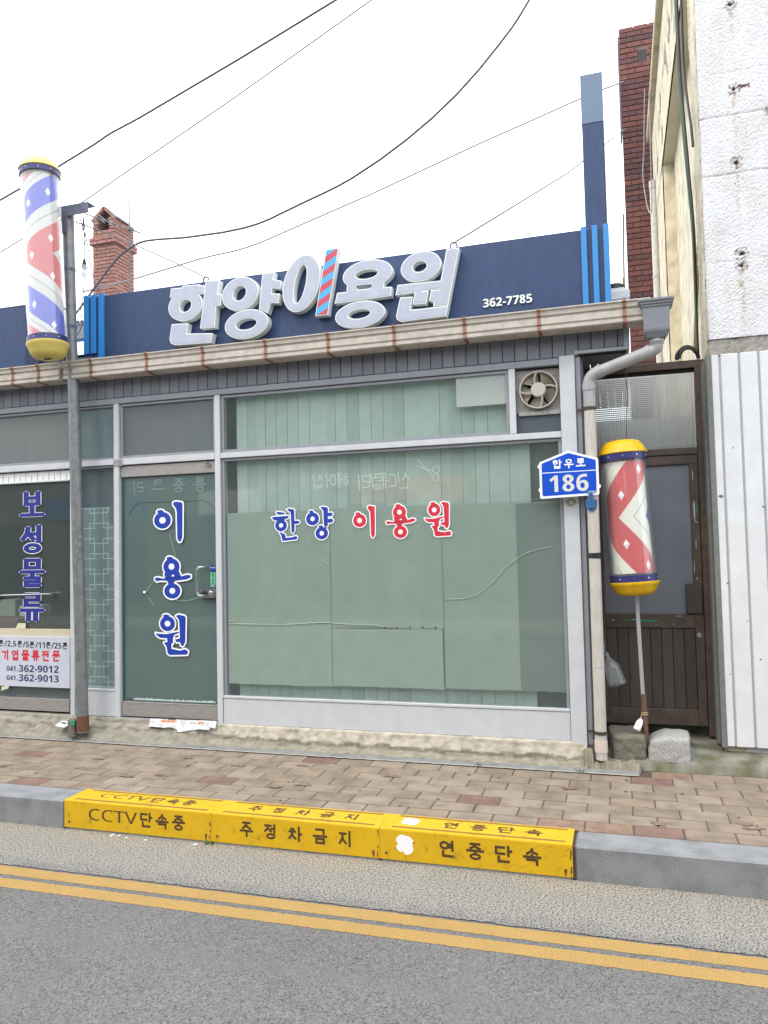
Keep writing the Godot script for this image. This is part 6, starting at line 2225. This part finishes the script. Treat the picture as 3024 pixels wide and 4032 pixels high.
func small_things() -> void:
	stone("stone_block", "dark mossy stone block beside the white downpipe's foot", Vector3(3.003, .015, -.34), Vector3(3.222, .212, -.03), M.stone_dark, 5, .12, .012, false)
	stone("stone_block", "pale grey broken granite block right of the rusty stand pipe", Vector3(3.252, .02, -.32), Vector3(3.515, .208, -.04), M.stone_pale, 8, -.06, .005, true)
	var s := begin()
	slab(s, [PackedVector2Array([Vector2(3.1, .06), Vector2(3.19, .105), Vector2(3.33, .02), Vector2(3.43, .06), Vector2(3.38, .3), Vector2(3.05, .3)])], [], plane_at(Vector3(0, .02, 0), Vector3.RIGHT, Vector3(0, 0, -1)), 0.0, .012)
	var rp := part(self, "rusty_plate", s, M.rust)
	tag(rp, "flat rusty plate under the two stone blocks", "plate")
	# torn sheet stuck below the shop door
	var im := Image.create(256, 64, false, Image.FORMAT_RGB8)
	im.fill(c8(200, 201, 206))
	var nz := noise(55, .03)
	for j in 64:
		for i in 256:
			var c := c8(202, 203, 208).darkened(clampf(nz.get_noise_2d(i, j) * .25, 0.0, .2))
			if j > 10 and j < 28 and ((i > 42 and i < 104 + nz.get_noise_2d(i, j) * 30.0) or (i > 186 and i < 208)):
				c = c8(196, 132, 84)
			if (i % 17 == 3 or i % 17 == 4) and j > 18 and j < 26 and i > 30:
				c = c8(70, 66, 66)
			if i > 210 and i < 240 and (j == 16 or j == 30):
				c = c8(90, 90, 96)
			if i > 70 and i < 100 and j < 8:
				c = c8(92, 84, 78)
			im.set_pixel(i, j, c)
	var pm := mk(Color.WHITE, 0.75)
	pm.albedo_texture = ImageTexture.create_from_image(im)
	s = begin()
	var nx := 48
	var ny := 10
	var pp := func(i: int, j: int) -> Array:
		var u := float(i) / nx
		var v := float(j) / ny
		var x := lerpf(-.492, .098, u)
		var topy := .176 + .006 * u
		var boty := .103 + nz.get_noise_2d(u * 70.0, 3.0) * .03 + (.018 if u < .45 else .0) + (.03 if u > .93 else 0.0)
		var y := lerpf(topy, boty, v)
		var z := .014 + .03 * v * v + .008 * sin(u * 17.0) * v + nz.get_noise_2d(u * 90.0, v * 30.0) * .01
		return [Vector3(x, y, z), Vector3(0, .5, .86), Vector2(u, v)]
	for i in nx:
		for j in ny:
			smooth4(s, pp.call(i, j), pp.call(i + 1, j), pp.call(i + 1, j + 1), pp.call(i, j + 1))
	var ts := part(self, "torn_sheet", s, pm)
	tag(ts, "torn white sheet with orange patch stuck below the shop door", "torn sheet")
	# small card lying by the post
	s = begin()
	box(s, Vector3(-.055, 0, -.04), Vector3(.055, .008, .04), .001, Transform3D(Basis(Vector3(1, 0, 0), .3) * Basis(Vector3.UP, -.2), Vector3(-1.24, .112, .1)))
	var cd := part(self, "small_card", s, M.paper)
	tag(cd, "small white printed card lying left of the steel post's foot", "card")
	s = begin()
	box(s, Vector3(-.035, .0082, -.02), Vector3(.02, .0092, .0), 0.0, Transform3D(Basis(Vector3(1, 0, 0), .3) * Basis(Vector3.UP, -.2), Vector3(-1.24, .112, .1)))
	part(cd, "print", s, M.print_navy)
	# house number plate
	var a := thing("address_plate", "blue house number plate with white border reading 186", "sign", Vector3(2.81, 1.95, .05))
	var pl := plane_at(Vector3(0, 0, .075))
	var house := func(g: float) -> PackedVector2Array:
		var q := PackedVector2Array()
		var r := .012
		for c in [[2.612 + g, 1.792 + g, PI, 1.5 * PI], [2.998 - g, 1.804 + g, 1.5 * PI, TAU], [2.998 - g, 2.05 - g * .6, 0.0, PI * .4], [2.806, 2.108 - g, PI * .42, PI * .58], [2.612 + g, 2.042 - g * .6, PI * .6, PI]]:
			var px: float = c[0]
			var sx := 1.0 if px < 2.75 else (-1.0 if px > 2.9 else 0.0)
			var sy := 1.0 if c[1] < 1.95 else -1.0
			for k in 5:
				var an := lerpf(c[2], c[3], k / 4.0)
				q.append(Vector2(px + sx * r + cos(an) * r, c[1] + sy * r + sin(an) * r))
		return q
	s = begin()
	slab(s, [house.call(0.0)], [], pl, 0.0, .014)
	part(a, "white_border", s, M.white)
	s = begin()
	slab(s, [house.call(.016)], [], pl, .013, .0155)
	part(a, "blue_face", s, M.sign_blue)
	s = begin()
	slab(s, [PackedVector2Array([Vector2(2.63, 1.962), Vector2(2.985, 1.966), Vector2(2.985, 1.971), Vector2(2.63, 1.967)])], [], pl, .015, .0162)
	part(a, "white_line", s, M.white)
	spell(a, "street_name", M.white, "합우로", 2.7, 2.052, .062, .062, .077, .0085, plane_at(Vector3(0, 0, .0905)), 0.0, .0008, false, false)
	latin(a, "house_number", "186", M.reflective, plane_at(Vector3(0, 0, .0905)), 2.676, 1.833, .255, .114, true, .001)
	s = begin()
	box(s, Vector3(2.913, 1.816, .0903), Vector3(2.98, 1.834, .0912), 0.0)
	part(a, "small_label", s, M.holder)
	latin(a, "label_number", "31012", M.white, plane_at(Vector3(0, 0, .0912)), 2.93, 1.819, .046, .011, true, .0005)
	for q in [[2.606, 2.01], [2.608, 1.85], [3.0, 1.86]]:
		bx(a, "clip", Vector3(q[0] - .004, q[1] - .012, .076), Vector3(q[0] + .008, q[1] + .012, .092), M.white, .003)
	# flag holder clamped to the downpipe
	var fh := thing("flag_holder", "blue flag pole holder fixed to the downpipe below the number plate", "flag holder", Vector3(2.945, 1.72, .075))
	s = begin()
	slab(s, [PackedVector2Array([Vector2(2.908, 1.775), Vector2(2.982, 1.775), Vector2(2.982, 1.73), Vector2(2.972, 1.706), Vector2(2.945, 1.694), Vector2(2.918, 1.706), Vector2(2.908, 1.73)])], [], plane_at(Vector3(0, 0, .07)), 0.0, .006)
	part(fh, "back_plate", s, M.holder)
	s = begin()
	lathe(s, [Vector2(.011, .09), Vector2(.014, .09), Vector2(.0155, .085), Vector2(.0165, .0), Vector2(.02, -.01)], Transform3D(Basis(Vector3.RIGHT, .45), Vector3(2.944, 1.735, .082)), 18)
	lathe(s, [Vector2(.011, .0), Vector2(.011, .09)], Transform3D(Basis(Vector3.RIGHT, .45), Vector3(2.944, 1.735, .082)), 18)
	part(fh, "socket", s, M.holder)
	s = begin()
	slab(s, [ell(Vector2(2.807, 1.765), Vector2(.034, 0), Vector2(0, .03), 18)], [ell(Vector2(2.81, 1.765), Vector2(.013, 0), Vector2(0, .016), 14)], plane_at(Vector3(0, 0, .006)), 0.0, .001)
	var gl := part(self, "glue_patch", s, mk(c8(168, 158, 144), 0.8, {"tex": textures["blot"], "s": 6.0}))
	tag(gl, "dirty round glue patch on the pillar under the number plate", "glue patch")
	# plastic bottle hung upside down, cut open
	var bt := thing("plastic_bottle", "cut clear plastic bottle hanging behind the white downpipe", "bottle", Vector3(3.04, .5, -.3))
	s = begin()
	var bxf := Transform3D(Basis(Vector3(0, 0, 1), .32), Vector3(3.0, .7, -.3))
	var prof := [Vector2(.012, .0), Vector2(.013, -.018), Vector2(.03, -.04), Vector2(.05, -.075), Vector2(.058, -.1), Vector2(.056, -.112), Vector2(.059, -.12), Vector2(.057, -.132), Vector2(.06, -.14), Vector2(.058, -.152), Vector2(.061, -.16), Vector2(.059, -.172), Vector2(.062, -.19), Vector2(.063, -.215)]
	lathe(s, prof, bxf, 28)
	part(bt, "bottle_body", s, M.bottle)
	s = begin()
	lathe(s, [Vector2(0, .012), Vector2(.014, .011), Vector2(.0155, -.012), Vector2(.0155, -.014)], bxf, 16)
	part(bt, "bottle_cap", s, mk(c8(128, 142, 160), 0.5))
	s = begin()
	tube(s, [Vector3(3.0, .71, -.3), Vector3(2.985, .74, -.29), Vector3(2.992, .79, -.29)], .003, 6)
	part(bt, "hook", s, M.wire_pale)
	# lamp under a cut bottle hanging from the post's arm
	var lm := thing("hanging_bulb", "bare bulb under a clear glass jar hanging on a black cable", "lamp", Vector3(-1.068, 3.73, .05))
	s = begin()
	tube(s, bend([Vector3(-1.068, 4.3, .06), Vector3(-1.067, 4.1, .05), Vector3(-1.068, 3.92, .05)]), .004, 6)
	tube(s, bend([Vector3(-1.068, 4.29, .06), Vector3(-1.085, 4.2, .05), Vector3(-1.083, 4.09, .05), Vector3(-1.062, 4.07, .05), Vector3(-1.052, 4.12, .05), Vector3(-1.06, 4.2, .05), Vector3(-1.066, 4.29, .06)]), .003, 6)
	part(lm, "cord", s, M.cable)
	s = begin()
	lathe(s, [Vector2(.0, .05), Vector2(.01, .05), Vector2(.016, .02), Vector2(.022, -.01), Vector2(.02, -.03), Vector2(0, -.03)], Transform3D(Basis(), Vector3(-1.068, 3.89, .05)), 16)
	part(lm, "lamp_holder", s, M.black)
	s = begin()
	lathe(s, [Vector2(.0, .0), Vector2(.018, -.02), Vector2(.022, -.045), Vector2(.0, -.08)], Transform3D(Basis(), Vector3(-1.068, 3.86, .05)), 16)
	part(lm, "bulb", s, mk(c8(226, 228, 226), 0.2))
	s = begin()
	lathe(s, [Vector2(.056, -.16), Vector2(.058, -.15), Vector2(.053, -.135), Vector2(.057, -.12), Vector2(.055, -.1), Vector2(.055, -.06), Vector2(.045, -.025), Vector2(.022, 0.0)], Transform3D(Basis(), Vector3(-1.068, 3.89, .05)), 28)
	part(lm, "glass_jar", s, mk(Color(.9, .93, .94, .3), .1))
	# roof ventilator at the right end of the sign
	var vt := thing("roof_vent", "small white metal vent box with dark lid right of the roof sign", "vent", Vector3(3.2, 3.1, -.35))
	bx(vt, "base", Vector3(3.1, 2.98, -.5), Vector3(3.235, 3.225, -.3), M.siding, .004)
	s = begin()
	var ring := [[3.09, 3.245, 3.222, .0], [3.09, 3.248, 3.27, .0], [3.105, 3.205, 3.31, .04]]
	for i in 2:
		var q0: Array = ring[i]
		var q1: Array = ring[i + 1]
		quad(s, Vector3(q0[0], q0[2], -.29 - q0[3]), Vector3(q0[1], q0[2], -.29 - q0[3]), Vector3(q1[1], q1[2], -.29 - q1[3]), Vector3(q1[0], q1[2], -.29 - q1[3]), Vector3(0, .3 * i, 1).normalized())
		quad(s, Vector3(q0[1], q0[2], -.29 - q0[3]), Vector3(q1[1], q1[2], -.29 - q1[3]), Vector3(q1[1], q1[2], -.51 + q1[3]), Vector3(q0[1], q0[2], -.51 + q0[3]), Vector3(1, .5 * i, 0).normalized())
		quad(s, Vector3(q0[0], q0[2], -.29 - q0[3]), Vector3(q1[0], q1[2], -.29 - q1[3]), Vector3(q1[0], q1[2], -.51 + q1[3]), Vector3(q0[0], q0[2], -.51 + q0[3]), Vector3(-1, .3 * i, 0).normalized())
	quad(s, Vector3(3.105, 3.31, -.33), Vector3(3.205, 3.31, -.33), Vector3(3.205, 3.31, -.47), Vector3(3.105, 3.31, -.47), Vector3.UP)
	part(vt, "hood", s, M.siding)
	s = begin()
	lathe(s, [Vector2(.075, 0), Vector2(.07, .03), Vector2(.05, .045), Vector2(0, .05)], Transform3D(Basis(), Vector3(3.15, 3.308, -.4)), 20)
	part(vt, "lid", s, M.black)
	# roofs seen in the gap left of the sign
	var rf := thing("back_roof", "blue corrugated metal roof seen between the post and the sign", "roof", Vector3(-2.6, 3.3, -1.8))
	s = begin()
	grid(s, 2, 96, func(i, j): return Vector3(-3.8 + 2.6 * i / 2.0, 3.44 + .26 * j / 96.0 + .008 * sin(j * PI / 3.0), -.9 - 2.2 * j / 96.0), Vector3(0, 1, .2))
	part(rf, "roof_sheet", s, M.roof_blue)
	bx(rf, "roof_wall", Vector3(-3.8, 2.98, -2.6), Vector3(-1.2, 3.43, -.95), M.roof_grey, 0.0)
	var sh := thing("grey_shed_eave", "grey metal eave with scalloped edge behind the sign's left end", "eave", Vector3(-2.5, 3.7, -1.4))
	bx(sh, "eave_board", Vector3(-3.6, 3.7, -1.3), Vector3(-1.6, 3.865, -1.2), M.roof_grey, .004)
	bx(sh, "bracket", Vector3(-1.95, 3.655, -1.25), Vector3(-1.75, 3.7, -1.2), M.roof_grey, .004)
	s = begin()
	for q in 40:
		lathe(s, [Vector2(.024, -.4), Vector2(.024, .0)], Transform3D(Basis(Vector3.RIGHT, PI / 2), Vector3(-3.58 + q * .05, 3.868, -1.19)), 8, false, 0.0, TAU)
	part(sh, "roof_ribs", s, M.siding)
	# weeds
	for q in [[.835, -.176, 1.42, 11], [2.82, .006, .165, 8], [2.15, .006, .16, 5]]:
		s = begin()
		for k in q[3]:
			var an := rng.randf() * TAU
			var ln := rng.randf_range(.012, .034)
			var b0 := Vector3(q[0] + rng.randf_range(-.02, .02), q[1], q[2] + rng.randf_range(-.008, .008))
			var dv := Vector3(cos(an) * .8, rng.randf_range(.5, 1.2), sin(an) * .5).normalized()
			var sd := dv.cross(Vector3.UP).normalized() * ln * .28
			var n := sd.cross(dv).normalized()
			var m := b0 + dv * ln * .5 + n * .003
			quad(s, b0, m + sd, b0 + dv * ln, m - sd, n if n.y > 0 else -n)
		var wd := part(self, "weed", s, M.leaf)
		tag(wd, "small green weed at the kerb under the yellow covers" if q[3] == 11 else ("tiny weed at the granite edging left of the stone blocks" if q[3] == 8 else "tiny weed at the joint of the granite edging below the window"), "weed", "weeds in the joints")
	# litter along the kerb
	var li := [[.2, 1.43, .014], [.245, 1.425, .01], [.44, 1.45, .009], [.76, 1.44, .012], [.31, 1.445, .007]]
	var lb := ["scrap of white litter under the first yellow kerb cover, the largest", "small white scrap close to the largest litter by the kerb", "white paper crumb under the middle of the first kerb cover", "white scrap left of the green kerb weed", "tiny pale crumb of litter between scraps at the kerb"]
	for k in li.size():
		s = begin()
		var q: Array = li[k]
		box(s, Vector3(-q[2], 0, -q[2] * .4), Vector3(q[2], .006, q[2] * .4), .002, Transform3D(Basis(Vector3.UP, rng.randf() * 2.0) * Basis(Vector3.RIGHT, .2), Vector3(q[0], -.173, q[1])))
		var o := part(self, "litter", s, M.paper)
		tag(o, lb[k], "litter", "litter by the kerb")

# ---------------------------------------------------------------- cables
func cable(called: String, label: String, pts: Array, r: float, mat: Material) -> void:
	var s := begin()
	tube(s, bend(pts), r, 7)
	var o := part(self, called, s, mat)
	tag(o, label, "cable", "overhead cables")

func cables() -> void:
	cable("overhead_cable", "thick cable passing behind the large barber pole's top at upper left", [Vector3(3.2, 7.12, -.8), Vector3(.894, 6.308, -.8), Vector3(-.036, 5.981, -.8), Vector3(-1.116, 5.622, -.8), Vector3(-1.426, 5.534, -.8), Vector3(-1.621, 5.454, -.8), Vector3(-2.042, 5.305, -.8), Vector3(-2.744, 5.08, -.8), Vector3(-5.0, 4.3, -.8)], .0105, M.cable)
	cable("overhead_cable", "thin straight cable running from top centre down to the post's arm", [Vector3(3.0, 7.4, -1.2), Vector3(1.099, 6.539, -1.2), Vector3(-.346, 5.878, -1.2), Vector3(-2.118, 5.108, -1.2), Vector3(-3.123, 4.741, -1.2), Vector3(-5, 4.05, -1.2)], .0068, M.wire_sky)
	cable("overhead_cable", "thickest black cable sagging from top right down to the post", [Vector3(3.1, 6.3, -.25), Vector3(2.614, 5.516, -.25), Vector3(2.372, 5.215, -.25), Vector3(2.047, 4.905, -.25), Vector3(1.658, 4.633, -.25), Vector3(1.199, 4.399, -.25), Vector3(.762, 4.261, -.25), Vector3(.392, 4.156, -.25), Vector3(.054, 4.128, -.25), Vector3(-.295, 4.134, -.25), Vector3(-.564, 4.156, -.25), Vector3(-.747, 4.15, -.25), Vector3(-.924, 4.072, -.25), Vector3(-1.051, 3.966, -.25), Vector3(-1.195, 3.82, -.25), Vector3(-1.315, 3.69, -.25), Vector3(-1.42, 3.52, -.2)], .0095, M.cable)
	cable("overhead_cable", "long thin wire between the tall chimney and the short chimney", [Vector3(3.404, 8.003, -5.78), Vector3(2.789, 7.636, -5.38), Vector3(1.452, 7.048, -4.99), Vector3(-0.016, 6.385, -4.59), Vector3(-1.524, 5.758, -4.19), Vector3(-2.236, 5.481, -3.79), Vector3(-3.060, 5.163, -3.40), Vector3(-3.486, 4.930, -3.00)], .011, M.wire_sky)
	cable("overhead_cable", "thin wire from the tall chimney to the sign's right lifting ring", [Vector3(3.393, 7.320, -5.78), Vector3(2.714, 5.44, -2.92), Vector3(2.035, 3.69, -0.06)], .0075, M.wire_sky)
	cable("overhead_cable", "thin wire from the post's arm down to the sign's left lifting ring", [Vector3(-1.17, 4.28, .05), Vector3(-.8, 4.12, 0), Vector3(-.3, 3.86, -.04), Vector3(.007, 3.69, -.06)], .0052, M.wire_sky)
	cable("lamp_cable", "slack black lamp cable from the post's arm to the sign's left end", [Vector3(-1.085, 4.28, .08), Vector3(-1.038, 4.079, .05), Vector3(-1.0, 3.849, .05), Vector3(-.96, 3.70, .03), Vector3(-.934, 3.64, -.02)], .004, M.cable)
	cable("lamp_cable", "crooked black cable hanging below the glass jar to the gutter", [Vector3(-1.069, 3.74, .05), Vector3(-1.085, 3.62, .05), Vector3(-1.104, 3.509, .05), Vector3(-1.09, 3.42, .05), Vector3(-1.112, 3.35, .05), Vector3(-1.15, 3.264, .06), Vector3(-1.13, 3.1, .06)], .004, M.cable)
	cable("wall_cable", "black cable bundle running down the yellow wall beside the white building", [Vector3(3.69, 6.4, -1.0), Vector3(3.69, 5.708, -.892), Vector3(3.69, 4.956, -.836), Vector3(3.7, 4.081, -.59), Vector3(3.7, 3.697, -.466), Vector3(3.7, 3.38, -.491), Vector3(3.7, 3.002, -.543), Vector3(3.7, 2.79, -.52)], .0115, M.black)
	cable("wall_cable", "green cable lying along the black bundle on the yellow wall", [Vector3(3.678, 6.4, -1.02), Vector3(3.678, 5.7, -.915), Vector3(3.678, 4.95, -.855), Vector3(3.686, 4.1, -.6), Vector3(3.688, 3.7, -.45), Vector3(3.69, 3.3, -.46), Vector3(3.69, 2.79, -.49)], .006, mk(c8(70, 100, 84), 0.6))
	cable("wall_cable", "second black cable above, nearest to the stucco corner", [Vector3(3.69, 6.2, -.62), Vector3(3.69, 5.479, -.565), Vector3(3.69, 4.918, -.56), Vector3(3.7, 4.442, -.37), Vector3(3.705, 4.25, -.33)], .0095, M.black)
	cable("wall_cable", "pale looped wire hanging off the eave end by the tall chimney", [Vector3(3.6, 7.0, -4.3), Vector3(3.58, 6.4, -4.6), Vector3(3.56, 6.1, -4.7), Vector3(3.6, 5.7, -4.7), Vector3(3.64, 5.6, -4.6), Vector3(3.645, 5.9, -4.5), Vector3(3.645, 6.5, -4.3), Vector3(3.645, 6.9, -4.2)], .007, M.wire_pale)
	cable("wall_cable", "grey cable on the left edge of the tall chimney", [Vector3(3.33, 6.1, -5.78), Vector3(3.31, 5.4, -5.78), Vector3(3.3, 4.9, -5.78), Vector3(3.27, 4.5, -5.6), Vector3(3.2, 3.4, -2.0)], .012, M.cable)

# ---------------------------------------------------------------- what the glass reflects
func across_the_street() -> void:
	var b := thing("opposite_building", "two storey pale building across the street, seen only as a reflection", "building", Vector3(1, -.18, 11.5))
	bx(b, "wall", Vector3(-45, -.2, 11.0), Vector3(25, 5.2, 12.0), M.wall_far, 0.0)
	bx(b, "roof", Vector3(-45.3, 5.205, 10.6), Vector3(25.3, 5.4, 12.2), M.roof_grey, 0.0)
	for k in 14:
		var x := -32.0 + k * 3.1
		bx(b, "shop_window", Vector3(x, .3, 10.95), Vector3(x + 2.2, 2.3, 10.998), mk(c8(54, 58, 64), 0.2), 0.0)
		bx(b, "upper_window", Vector3(x + .3, 3.3, 10.95), Vector3(x + 1.8, 4.5, 10.998), mk(c8(64, 70, 78), 0.2), 0.0)
	for k in [[-6.5, 2.4, 1.6, [224, 222, 214]], [-2.6, 2.5, 2.6, [210, 106, 60]], [2.2, 2.4, 2.0, [222, 224, 226]], [-11.0, 2.4, 3.0, [60, 96, 150]]]:
		bx(b, "sign_board", Vector3(k[0], k[1], 10.86), Vector3(k[0] + k[2], k[1] + .55, 10.94), mk(c8(k[3][0], k[3][1], k[3][2]), .5), 0.0)
	bx(b, "awning", Vector3(-1.5, 2.38, 9.9), Vector3(4.5, 2.42, 10.94), mk(c8(214, 214, 210), .6), 0.0)
	var p := structure("far_pavement", "pavement on the other side of the road")
	bx(p, "slab", Vector3(-60, -.3, 9.2), Vector3(60, -.05, 11.0), M.mortar_line, 0.0)
